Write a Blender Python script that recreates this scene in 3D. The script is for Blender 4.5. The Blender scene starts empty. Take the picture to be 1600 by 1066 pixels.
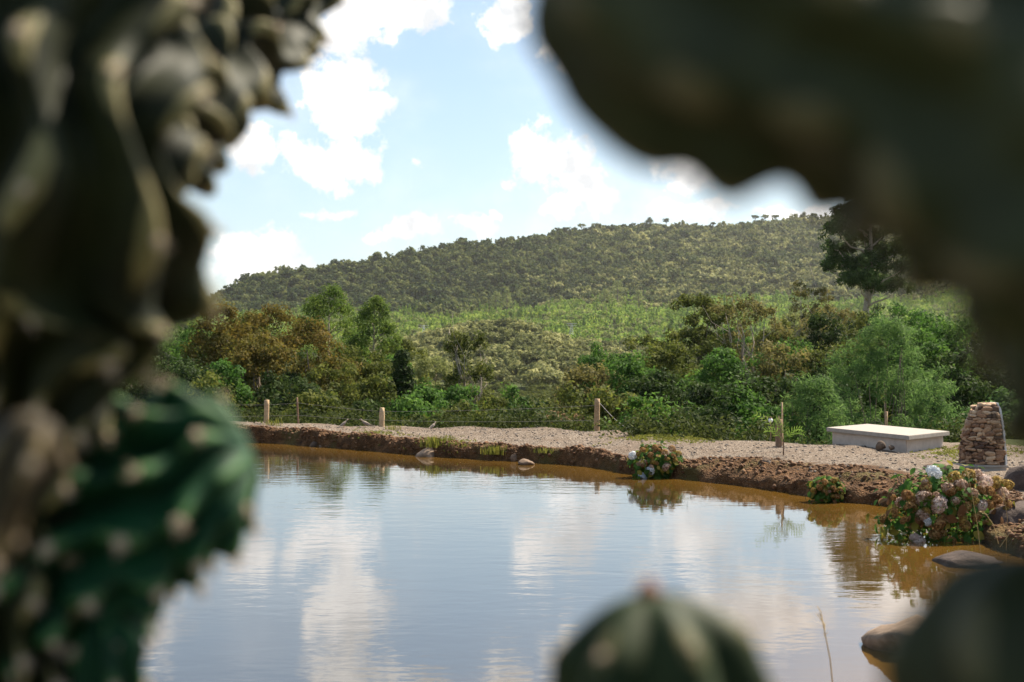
import bpy, bmesh, math, random
import numpy as np
from mathutils import Vector, Matrix, noise as mnoise

random.seed(7); np.random.seed(7)
SC = bpy.context.scene
COL = SC.collection
R = math.radians
F = 2222.0            # focal length in photograph pixels (50 mm on 36 mm)
EYE = 2.8             # eye height above the pond
HY = 550.0            # horizon row in the photograph

# ------------------------------------------------------------------ camera
cam_d = bpy.data.cameras.new('camera'); cam = bpy.data.objects.new('camera', cam_d); COL.objects.link(cam)
cam.location = (0, 0, EYE); cam.rotation_euler = (R(90), 0, 0)
cam_d.lens = 50; cam_d.sensor_width = 36; cam_d.shift_y = 17/1600
cam_d.clip_start = 0.05; cam_d.clip_end = 20000
cam_d.dof.use_dof = True; cam_d.dof.focus_distance = 34; cam_d.dof.aperture_fstop = 2.5
SC.camera = cam

# ------------------------------------------------------------------ light
SUN_AZ, SUN_EL = 50, 50          # degrees right of the view direction, above the horizon
sun_d = bpy.data.lights.new('sun', 'SUN'); sun = bpy.data.objects.new('sun', sun_d); COL.objects.link(sun)
sun_d.energy = 5.0; sun_d.angle = R(0.6); sun_d.color = (1.0, 0.90, 0.73)
sd = Vector((math.sin(R(SUN_AZ))*math.cos(R(SUN_EL)), math.cos(R(SUN_AZ))*math.cos(R(SUN_EL)), math.sin(R(SUN_EL))))
sun.rotation_euler = sd.to_track_quat('Z', 'Y').to_euler()
SC.view_settings.view_transform = 'Standard'; SC.view_settings.look = 'None'
SC.view_settings.exposure = 1.2; SC.view_settings.gamma = 1; SC.view_settings.use_curve_mapping = False
SC.render.engine = 'CYCLES'
SC.cycles.use_denoising = True
SC.cycles.max_bounces = 8; SC.cycles.diffuse_bounces = 3; SC.cycles.glossy_bounces = 3
SC.cycles.transmission_bounces = 4; SC.cycles.transparent_max_bounces = 6; SC.cycles.volume_bounces = 0
SC.cycles.caustics_reflective = False; SC.cycles.caustics_refractive = False
SC.cycles.sample_clamp_indirect = 6

world = bpy.data.worlds.new('World'); SC.world = world; world.use_nodes = True
def build_world():
    nt = world.node_tree; N = nt.nodes; L = nt.links; N.clear()
    out = N.new('ShaderNodeOutputWorld'); bg = N.new('ShaderNodeBackground'); L.new(bg.outputs[0], out.inputs[0])
    bg.inputs['Strength'].default_value = 0.073
    sky = N.new('ShaderNodeTexSky'); sky.sky_type = 'NISHITA'; sky.sun_disc = False
    sky.sun_elevation = R(SUN_EL); sky.sun_rotation = R(SUN_AZ); sky.air_density = 1.0; sky.dust_density = 0.7; sky.ozone_density = 1.5
    tc = N.new('ShaderNodeTexCoord')
    def vm(op, a, b=None, s=None):
        n = N.new('ShaderNodeVectorMath'); n.operation = op
        for i, v in enumerate((a, b)):
            if v is None: continue
            if isinstance(v, (tuple, list)): n.inputs[i].default_value = v
            else: L.new(v, n.inputs[i])
        if s is not None: n.inputs['Scale'].default_value = s
        return n
    def ma(op, a, b=None, clamp=False):
        n = N.new('ShaderNodeMath'); n.operation = op; n.use_clamp = clamp
        for i, v in enumerate((a, b)):
            if v is None: continue
            if isinstance(v, (int, float)): n.inputs[i].default_value = v
            else: L.new(v, n.inputs[i])
        return n.outputs[0]
    d0 = vm('NORMALIZE', tc.outputs['Generated']).outputs[0]
    # billowing edges: the direction is nudged by noise before the clouds are looked up
    nz = N.new('ShaderNodeTexNoise'); nz.inputs['Scale'].default_value = 26; nz.inputs['Detail'].default_value = 7; nz.inputs['Roughness'].default_value = 0.62
    L.new(d0, nz.inputs['Vector'])
    off = vm('SUBTRACT', nz.outputs['Color'], (0.5, 0.5, 0.5)).outputs[0]
    d = vm('ADD', d0, vm('SCALE', off, s=0.055).outputs[0]).outputs[0]
    clouds = [(545,150,75,58,1.0),(500,125,55,40,.8),(520,250,80,46,1.0),(395,232,46,46,1.0),(868,250,58,58,1.0),(905,285,62,42,1.0),(842,265,45,40,.8),(868,330,60,26,.55),
              (590,15,120,45,1.0),(520,55,60,40,.7),(790,22,46,44,1.0),(640,362,80,30,.72),(745,352,60,22,.6),(400,405,85,52,.9),(530,330,42,16,.55),
              (1010,208,52,24,.85),(1085,262,60,44,.9),(1060,335,120,28,.75),(885,85,40,34,.75),(790,335,30,18,.5),(650,258,16,12,.5),(1260,325,110,28,.7),
              (1180,150,120,70,.9),(1400,210,140,90,.9),(120,330,150,80,.9),(180,120,110,80,.9),(-200,250,180,90,.9),(1750,300,200,80,.9),(1560,60,150,80,.9)]
    acc = None
    for (x, y, rx, ry, w) in clouds:
        v = Vector(((x-800)/F, 1, (HY-y)/F)).normalized()
        df = vm('SUBTRACT', d, tuple(v)).outputs[0]
        sc_ = vm('MULTIPLY', df, (F/rx, F/120.0, F/ry)).outputs[0]
        ln = vm('LENGTH', sc_).outputs['Value']
        mr = N.new('ShaderNodeMapRange'); mr.interpolation_type = 'LINEAR'
        L.new(ln, mr.inputs['Value']); mr.inputs['From Min'].default_value = 1.55; mr.inputs['From Max'].default_value = 0.25
        mr.inputs['To Min'].default_value = 0; mr.inputs['To Max'].default_value = w
        acc = mr.outputs[0] if acc is None else ma('MAXIMUM', acc, mr.outputs[0])
    fb = N.new('ShaderNodeTexNoise'); fb.inputs['Scale'].default_value = 48; fb.inputs['Detail'].default_value = 9; fb.inputs['Roughness'].default_value = 0.6
    L.new(d0, fb.inputs['Vector'])
    fsum = ma('ADD', acc, ma('MULTIPLY', ma('SUBTRACT', fb.outputs['Fac'], 0.5), 1.25))
    cm = N.new('ShaderNodeMapRange'); cm.interpolation_type = 'SMOOTHSTEP'; L.new(fsum, cm.inputs['Value'])
    cm.inputs['From Min'].default_value = 0.36; cm.inputs['From Max'].default_value = 0.70
    acc = cm.outputs[0]
    # the rest of the sky carries the same broken cumulus
    n2 = N.new('ShaderNodeTexNoise'); n2.inputs['Scale'].default_value = 5.0; n2.inputs['Detail'].default_value = 8; n2.inputs['Roughness'].default_value = 0.58
    L.new(vm('MULTIPLY', d0, (1, 1, 1.7)).outputs[0], n2.inputs['Vector'])
    m2 = N.new('ShaderNodeMapRange'); m2.interpolation_type = 'SMOOTHSTEP'; L.new(n2.outputs['Fac'], m2.inputs['Value'])
    m2.inputs['From Min'].default_value = 0.55; m2.inputs['From Max'].default_value = 0.72
    # away from the clouds placed one by one above
    front = vm('DISTANCE', d0, tuple(Vector((0, 1, 0.12)).normalized())).outputs['Value']
    m3 = N.new('ShaderNodeMapRange'); m3.interpolation_type = 'SMOOTHSTEP'; L.new(front, m3.inputs['Value'])
    m3.inputs['From Min'].default_value = 0.25; m3.inputs['From Max'].default_value = 0.5
    rest = ma('MULTIPLY', m2.outputs[0], m3.outputs[0])
    wisp = N.new('ShaderNodeMapRange'); wisp.interpolation_type = 'SMOOTHSTEP'; L.new(n2.outputs['Fac'], wisp.inputs['Value'])
    wisp.inputs['From Min'].default_value = 0.42; wisp.inputs['From Max'].default_value = 0.75; wisp.inputs['To Max'].default_value = 0.3
    mask = ma('MAXIMUM', ma('MAXIMUM', acc, rest), wisp.outputs[0], clamp=True)
    sep = N.new('ShaderNodeSeparateXYZ'); L.new(d0, sep.inputs[0])
    # pale air low over the horizon
    hz = N.new('ShaderNodeMapRange'); hz.interpolation_type = 'SMOOTHSTEP'; L.new(sep.outputs['Z'], hz.inputs['Value'])
    hz.inputs['From Min'].default_value = 0.12; hz.inputs['From Max'].default_value = 0.0; hz.inputs['To Max'].default_value = 0.28
    lift = N.new('ShaderNodeMix'); lift.data_type = 'RGBA'; lift.inputs['Factor'].default_value = 0.25
    L.new(sky.outputs[0], lift.inputs['A']); lift.inputs['B'].default_value = (4.0, 5.3, 6.4, 1)
    m_h = N.new('ShaderNodeMix'); m_h.data_type = 'RGBA'; L.new(hz.outputs[0], m_h.inputs['Factor'])
    L.new(lift.outputs['Result'], m_h.inputs['A']); m_h.inputs['B'].default_value = (5.0, 5.9, 6.5, 1)
    m_c = N.new('ShaderNodeMix'); m_c.data_type = 'RGBA'; L.new(mask, m_c.inputs['Factor'])
    L.new(m_h.outputs['Result'], m_c.inputs['A']); 
    sh = N.new('ShaderNodeMapRange'); L.new(nz.outputs['Fac'], sh.inputs['Value']); sh.inputs['From Min'].default_value = 0.36; sh.inputs['From Max'].default_value = 0.6
    cc = N.new('ShaderNodeMix'); cc.data_type = 'RGBA'; L.new(sh.outputs[0], cc.inputs['Factor'])
    cc.inputs['A'].default_value = (5.5, 5.6, 5.75, 1); cc.inputs['B'].default_value = (9.4, 9.2, 9.0, 1); L.new(cc.outputs['Result'], m_c.inputs['B'])
    L.new(m_c.outputs['Result'], bg.inputs['Color'])
build_world()

# ------------------------------------------------------------------ helpers
def P(px, py, D):
    return Vector(((px-800)/F*D, D, EYE+(HY-py)/F*D))
def X_at(px, D): return (px-800)/F*D

def tag(o, label=None, cat=None, group=None, kind=None):
    if label: o['label'] = label
    if cat: o['category'] = cat
    if group: o['group'] = group
    if kind: o['kind'] = kind
    return o
def empty(name, loc=(0, 0, 0), rz=0):
    o = bpy.data.objects.new(name, None); COL.objects.link(o)
    o.location = loc; o.rotation_euler = (0, 0, rz); o.empty_display_size = 0.1
    return o
def link(name, me, mat=None, parent=None, loc=None, smooth=False):
    o = bpy.data.objects.new(name, me); COL.objects.link(o)
    if mat is not None and not me.materials: me.materials.append(mat)
    if parent is not None: o.parent = parent
    if loc is not None: o.location = loc
    if smooth and len(me.polygons): me.polygons.foreach_set('use_smooth', [True]*len(me.polygons))
    return o

class MB:
    """collects verts / faces, then makes one mesh"""
    def __init__(s): s.v = []; s.f = []
    def add(s, vs, fs):
        b = len(s.v); s.v.extend([tuple(v) for v in vs]); s.f.extend([tuple(i+b for i in f) for f in fs])
    def box(s, c, d, rot=None):
        x, y, z = d[0]/2, d[1]/2, d[2]/2
        vs = [Vector((a*x, b*y, e*z)) for a in (-1, 1) for b in (-1, 1) for e in (-1, 1)]
        if rot is not None: vs = [rot @ v for v in vs]
        s.add([v+Vector(c) for v in vs], [(0,1,3,2),(4,6,7,5),(0,4,5,1),(2,3,7,6),(0,2,6,4),(1,5,7,3)])
    def tube(s, pts, rad, n=7, cap=True):
        pts = [Vector(p) for p in pts]; k = len(pts); rings = []
        up = Vector((0.31, 0.17, 0.93))
        for i, p in enumerate(pts):
            t = (pts[min(i+1, k-1)]-pts[max(i-1, 0)]).normalized()
            a = t.cross(up)
            if a.length < 0.05: a = t.cross(Vector((1, 0, 0)))
            a.normalize(); b = t.cross(a)
            rings.append([p+(a*math.cos(2*math.pi*j/n)+b*math.sin(2*math.pi*j/n))*rad[i] for j in range(n)])
        vs = [v for r in rings for v in r]; fs = []
        for i in range(k-1):
            for j in range(n):
                fs.append((i*n+j, i*n+(j+1) % n, (i+1)*n+(j+1) % n, (i+1)*n+j))
        if cap: fs.append(tuple(range(n))[::-1]); fs.append(tuple((k-1)*n+j for j in range(n)))
        s.add(vs, fs)
    def mesh(s, name):
        me = bpy.data.meshes.new(name); me.from_pydata(s.v, [], s.f); me.update(); return me
    def build(s, name, mat, parent=None, loc=None, smooth=False):
        return link(name, s.mesh(name), mat, parent, loc, smooth)

def np_mesh(name, verts, faces, attr=None):
    """verts (n,3), faces (m,k) of one size; attr: dict name -> per-vertex floats"""
    me = bpy.data.meshes.new(name)
    verts = np.ascontiguousarray(verts, dtype=np.float32); faces = np.ascontiguousarray(faces, dtype=np.int32)
    k = faces.shape[1]; m = len(faces)
    me.vertices.add(len(verts)); me.vertices.foreach_set('co', verts.ravel())
    me.loops.add(m*k); me.loops.foreach_set('vertex_index', faces.ravel())
    me.polygons.add(m); me.polygons.foreach_set('loop_start', np.arange(0, m*k, k, dtype=np.int32))
    me.polygons.foreach_set('loop_total', np.full(m, k, dtype=np.int32))
    for an, av in (attr or {}).items():
        a = me.attributes.new(an, 'FLOAT', 'POINT'); a.data.foreach_set('value', np.ascontiguousarray(av, dtype=np.float32))
    me.update(calc_edges=True); me.validate()
    return me

def ico(sub=1):
    bm = bmesh.new(); bmesh.ops.create_icosphere(bm, subdivisions=sub, radius=1)
    bm.verts.ensure_lookup_table()
    v = np.array([x.co[:] for x in bm.verts]); f = np.array([[q.index for q in p.verts] for p in bm.faces]); bm.free()
    return v, f
ICO1, ICO2, ICO3 = ico(1), ico(2), ico(3)

def rock_mesh(name, seed, sx, sy, sz, sub=ICO3, amp=.22, peak=0.0):
    """broken stone: a ball cut by random planes, then roughened"""
    rng = np.random.default_rng(int(seed)+300); v, f = sub; v = v.copy(); o = Vector((seed*3.1, seed*7.7, seed*1.3))
    pl = rng.normal(size=(11, 3)); pl /= np.linalg.norm(pl, axis=1)[:, None]; dd = rng.uniform(.55, .88, 11)
    for n_, d_ in zip(pl, dd):
        q = v@n_; v = v*np.where(q > d_, d_/np.maximum(q, 1e-6), 1)[:, None]
    for i in range(len(v)):
        p = Vector(v[i]); v[i] = np.array(p*(1+mnoise.fractal(p*2.2+o, 1, 2, 4)*amp*.5))
    v *= 1.18
    if peak: v[:, :2] *= (1-peak*np.clip(v[:, 2], -1, 1))[:, None]
    return np_mesh(name, v*np.array([sx, sy, sz]), f)

# ------------------------------------------------------------------ materials
def new_mat(name):
    m = bpy.data.materials.new(name); m.use_nodes = True
    nt = m.node_tree; nt.nodes.clear()
    out = nt.nodes.new('ShaderNodeOutputMaterial')
    return m, nt, nt.nodes, nt.links, out
def ramp(N, L, fac, stops):
    r = N.new('ShaderNodeValToRGB'); L.new(fac, r.inputs[0])
    e = r.color_ramp.elements
    while len(e) > 1: e.remove(e[0])
    e[0].position = stops[0][0]; e[0].color = (*stops[0][1], 1)
    for p, c in stops[1:]:
        q = e.new(p); q.color = (*c, 1)
    return r.outputs[0]
def noise(N, L, scale, detail=4, rough=.55, vec=None, dist=0):
    n = N.new('ShaderNodeTexNoise'); n.inputs['Scale'].default_value = scale; n.inputs['Detail'].default_value = detail
    n.inputs['Roughness'].default_value = rough; n.inputs['Distortion'].default_value = dist
    if vec is not None: L.new(vec, n.inputs['Vector'])
    return n.outputs['Fac']
def objco(N):
    return N.new('ShaderNodeTexCoord').outputs['Object']
def worldco(N):
    return N.new('ShaderNodeNewGeometry').outputs['Position']
def bump(N, L, h, strength, dist):
    b = N.new('ShaderNodeBump'); b.inputs['Strength'].default_value = strength; b.inputs['Distance'].default_value = dist
    L.new(h, b.inputs['Height']); return b.outputs[0]
def mixc(N, L, fac, a, b):
    m = N.new('ShaderNodeMix'); m.data_type = 'RGBA'
    for k, v in (('Factor', fac), ('A', a), ('B', b)):
        if isinstance(v, (int, float)): m.inputs[k].default_value = v
        elif isinstance(v, tuple): m.inputs[k].default_value = (*v, 1)
        else: L.new(v, m.inputs[k])
    return m.outputs['Result']

def simple(name, stops, scale=8, rough=.8, bstr=.4, bdist=.01, detail=6, spec=.3, rnd=0):
    m, nt, N, L, out = new_mat(name)
    p = N.new('ShaderNodeBsdfPrincipled'); L.new(p.outputs[0], out.inputs[0])
    p.inputs['Roughness'].default_value = rough; p.inputs['Specular IOR Level'].default_value = spec
    co = objco(N); f = noise(N, L, scale, detail, .6, co)
    if rnd:
        oi = N.new('ShaderNodeObjectInfo')
        a = N.new('ShaderNodeMath'); a.operation = 'MULTIPLY_ADD'; L.new(oi.outputs['Random'], a.inputs[0]); a.inputs[1].default_value = rnd; a.inputs[2].default_value = -rnd/2
        b = N.new('ShaderNodeMath'); b.operation = 'ADD'; L.new(f, b.inputs[0]); L.new(a.outputs[0], b.inputs[1]); f2 = b.outputs[0]
    else: f2 = f
    L.new(ramp(N, L, f2, stops), p.inputs['Base Color'])
    L.new(bump(N, L, noise(N, L, scale*3, 6, .65, co), bstr, bdist), p.inputs['Normal'])
    return m

def leaf_mat(name, dark, mid, light, trans=.35, rough=.7, tip=None, objrand=0.0):
    """leaf colour runs with the 'tint' each leaf carries; 'tip' recolours the young or dry crown ends ('tipw')"""
    m, nt, N, L, out = new_mat(name)
    at = N.new('ShaderNodeAttribute'); at.attribute_name = 'tint'
    f = at.outputs['Fac']
    if objrand:
        oi = N.new('ShaderNodeObjectInfo')
        a = N.new('ShaderNodeMath'); a.operation = 'MULTIPLY_ADD'; L.new(oi.outputs['Random'], a.inputs[0]); a.inputs[1].default_value = objrand; a.inputs[2].default_value = -objrand/2
        b = N.new('ShaderNodeMath'); b.operation = 'ADD'; L.new(f, b.inputs[0]); L.new(a.outputs[0], b.inputs[1]); f = b.outputs[0]
    c = ramp(N, L, f, [(0.0, dark), (.5, mid), (1.0, light)])
    if tip:
        tw = N.new('ShaderNodeAttribute'); tw.attribute_name = 'tipw'
        c = mixc(N, L, tw.outputs['Fac'], c, tip)
    p = N.new('ShaderNodeBsdfPrincipled'); p.inputs['Roughness'].default_value = rough; p.inputs['Specular IOR Level'].default_value = .12
    L.new(c, p.inputs['Base Color'])
    t = N.new('ShaderNodeBsdfTranslucent'); L.new(c, t.inputs['Color'])
    mx = N.new('ShaderNodeMixShader'); mx.inputs[0].default_value = trans
    L.new(p.outputs[0], mx.inputs[1]); L.new(t.outputs[0], mx.inputs[2]); L.new(mx.outputs[0], out.inputs[0])
    return m

M = {}
M['bark'] = simple('bark', [(.3, (.07, .05, .035)), (.7, (.19, .15, .115))], 14, .9)
M['pale_bark'] = simple('pale_bark', [(.3, (.22, .17, .125)), (.7, (.42, .35, .28))], 10, .85)
M['wood_post'] = simple('wood_post', [(.3, (.30, .19, .10)), (.7, (.52, .37, .22))], 20, .85, rnd=.3)
M['old_wood'] = simple('old_wood', [(.3, (.13, .075, .045)), (.7, (.30, .19, .12))], 20, .9)
M['rock'] = simple('rock', [(.25, (.085, .055, .038)), (.55, (.18, .12, .080)), (.8, (.28, .20, .14))], 7, .85, .6, .02, rnd=.35)
M['dark_rock'] = simple('dark_rock', [(.25, (.034, .022, .018)), (.55, (.075, .050, .040)), (.8, (.15, .105, .085))], 2.2, .9, .9, .06)
M['concrete'] = simple('concrete', [(.3, (.44, .36, .30)), (.7, (.56, .47, .40))], 5, .85, .25, .004)
M['slab'] = simple('slab', [(.3, (.27, .235, .20)), (.7, (.36, .315, .27))], 7, .8, .25, .004)  # lid darker, wall concrete lighter: diffuse sunlight put into the tones
M['plaster'] = simple('plaster', [(.3, (.72, .69, .65)), (.7, (.84, .82, .79))], 12, .85, .6, .01)
M['mortar'] = simple('mortar', [(.3, (.10, .075, .06)), (.7, (.20, .15, .12))], 12, .95)
M['stone'] = simple('stone', [(.12, (.07, .045, .036)), (.35, (.22, .115, .065)), (.6, (.38, .225, .13)), (.9, (.56, .40, .26))], 9, .8, .6, .012, rnd=.75)
M['wire'] = simple('wire', [(.3, (.12, .11, .10)), (.7, (.22, .20, .19))], 30, .5)
M['white_paint'] = simple('white_paint', [(.3, (.75, .75, .74)), (.7, (.85, .85, .84))], 30, .4)
M['steel'] = simple('steel', [(.3, (.40, .41, .42)), (.7, (.52, .53, .54))], 3, .5)
M['straw'] = leaf_mat('straw', (.28, .20, .09), (.42, .31, .15), (.55, .43, .24), .3)

# ------------------------------------------------------------------ land form
SHORE_PTS = [(-30,44),(-22,46.2),(-14,45.3),(-7.9,43.8),(-4.7,40.9),(-1.7,37.7),(1.55,35.1),(2.75,32.6),(4.16,30.7),(5.2,28.9),(5.95,26.9),(6.7,25.9),
             (7.3,24.3),(7.2,22.4),(6.9,20.4),(6.9,18.2),(6.4,16.0),(4.6,13.9),(4.2,12.2),(2.9,10.0),(0,9.0),(-6,8.8),(-15,9.4),(-25,13),(-33,21),(-36,33),(-34,40)]
def catmull(pts, step):
    out = []; n = len(pts)
    for i in range(n):
        p0, p1, p2, p3 = [np.array(pts[(i+k) % n], float) for k in (-1, 0, 1, 2)]
        m = max(2, int(np.linalg.norm(p2-p1)/step))
        for j in range(m):
            t = j/m
            out.append(.5*((2*p1)+(-p0+p2)*t+(2*p0-5*p1+4*p2-p3)*t*t+(-p0+3*p1-3*p2+p3)*t**3))
    return np.array(out)
SHORE = catmull(SHORE_PTS, 0.09)
SH_C = SHORE[::8]
def shore_dist(x, y):
    """signed distance to the shoreline (positive on land), numpy arrays"""
    x = np.asarray(x, float); y = np.asarray(y, float); sh = x.shape
    px, py = x.ravel(), y.ravel(); d = np.full(px.shape, 1e9); inside = np.zeros(px.shape, bool)
    A = SH_C; B = np.roll(SH_C, -1, 0)
    for (ax, ay), (bx, by) in zip(A, B):
        ex, ey = bx-ax, by-ay
        t = np.clip(((px-ax)*ex+(py-ay)*ey)/(ex*ex+ey*ey), 0, 1)
        d = np.minimum(d, (px-ax-t*ex)**2+(py-ay-t*ey)**2)
        c = ((ay > py) != (by > py))
        with np.errstate(divide='ignore', invalid='ignore'):
            xi = (bx-ax)*(py-ay)/((by-ay) if by != ay else 1e-9)+ax
        inside ^= c & (px < xi)
    d = np.sqrt(d); d[inside] *= -1
    return d.reshape(sh)
def sstep(a, b, x):
    t = np.clip((np.asarray(x, float)-a)/(b-a), 0, 1); return t*t*(3-2*t)
BX = [-60,-25,-8.3,-4,2.5,4.5,6,9,16,60]; BY = [49,48.5,47.2,45.8,42.2,38.5,36.4,36.4,36.4,40]
RIDGE = ([-600,0,200,300,335,380,460,560,680,740,800,860,900,960,1010,1100,1180,1290,1450,1700,2400],
         [540,537,522,488,472,441,430,414,390,383,379,369,362,357,353,359,352,343,338,332,345])
FOOT = ([-600,200,335,600,750,830,950,1100,1290,1600,2400],[542,530,482,479,477,470,464,462,458,452,455])
DRIDGE = ([-600,300,400,600,750,850,950,1100,1300,1700,2400],[1600,1560,1570,1610,1680,1800,1930,2000,2050,2100,2100])  # ridge close to the foot at left: slope shaped steep to fall in shade
def hill(x, y):
    px = 800+x/np.maximum(y, 1)*F
    yr = np.interp(px, *RIDGE); yf = np.interp(px, *FOOT); dr = np.interp(px, *DRIDGE)
    z = lambda Y, D: EYE+(HY-Y)/F*D
    d0, d1, df = 450., 900., 1480.
    z0 = -15.; z1 = z(550, d1); zf = z(yf+4, df); zr = z(yr+5, dr)
    h = np.where(y < d0, -15., 0)
    h = np.where((y >= d0) & (y < d1), z0+(z1-z0)*np.clip((y-d0)/(d1-d0), 0, 1), h)
    h = np.where((y >= d1) & (y < df), z1+(zf-z1)*np.clip((y-d1)/(df-d1), 0, 1), h)
    t = np.clip((y-df)/(dr-df), 0, 1)
    h = np.where((y >= df) & (y < dr), zf+(zr-zf)*(t**0.9), h)
    h = np.where(y >= dr, zr-0.12*(y-dr), h)
    h = np.maximum(h, -40)
    h = h+15.5*np.exp(-((px-770)/125)**2-((y-720)/115)**2)
    h = h+2.5*np.sin(x*.021+1.3)*np.sin(y*.017)*sstep(800, 1300, y)*(y < dr)
    return h
def land(x, y):
    """height of the land outside the pond (before the eroded edge)"""
    x = np.asarray(x, float); y = np.asarray(y, float)
    top = 0.43+0.05*np.sin(x*.7+y*.3)+0.03*np.sin(x*1.9-y*1.3)+.04*sstep(2, 7, x)*sstep(24, 32, y)
    near = sstep(8.6, 4.5, y)*0.85
    zt = top-.2*sstep(15, 11, y)+near
    v = y-np.interp(x, BX, BY)
    drop = -6.4*sstep(0, 21, v)
    z = zt+drop
    far = np.where(y > 60, -6.0-9.0*sstep(70, 420, y), z)
    z = np.where(y > 60, np.minimum(z, 0)*0+(-6.0-9.0*sstep(70, 420, y)), z)
    w = sstep(380, 450, y)
    return z*(1-w)+hill(x, y)*w

# ground sheet
def build_ground():
    Y = np.concatenate([np.arange(-60, 66, 1.0), np.arange(66, 300, 9), np.arange(300, 2300, 12), np.arange(2300, 9000, 300)])
    U = np.linspace(-1.5, 1.5, 260)
    YY, UU = np.meshgrid(Y, U, indexing='ij'); XX = UU*(np.abs(YY)+30)
    q = shore_dist(np.where(np.abs(YY) < 70, XX, 999), YY)
    Z = land(XX, YY)
    Z = np.where(YY < 70, np.where(q < 0, -1.3, np.where(q < 9.5, np.minimum(Z-.35, -1.0+.12*q*1.0+np.maximum(Z-.35, -1)*sstep(.3, 3.0, q)+1.0*sstep(.3, 3, q)), Z)), Z)
    nr, nc = YY.shape
    V = np.stack([XX, YY, Z], -1).reshape(-1, 3)
    i = np.arange(nr*nc).reshape(nr, nc)
    Fc = np.stack([i[:-1, :-1], i[:-1, 1:], i[1:, 1:], i[1:, :-1]], -1).reshape(-1, 4)
    me = np_mesh('ground', V, Fc)
    m, nt, N, L, out = new_mat('meadow_ground')
    p = N.new('ShaderNodeBsdfPrincipled'); L.new(p.outputs[0], out.inputs[0]); p.inputs['Roughness'].default_value = .95
    p.inputs['Specular IOR Level'].default_value = .1
    co = worldco(N)
    c = ramp(N, L, noise(N, L, .03, 8, .65, co), [(.3, (.030, .040, .014)), (.5, (.055, .068, .022)), (.7, (.10, .11, .04))])
    L.new(c, p.inputs['Base Color']); L.new(bump(N, L, noise(N, L, .8, 6, .7, co), .6, .3), p.inputs['Normal'])
    o = link('ground', me, m, smooth=True); tag(o, kind='structure')
build_ground()

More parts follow.
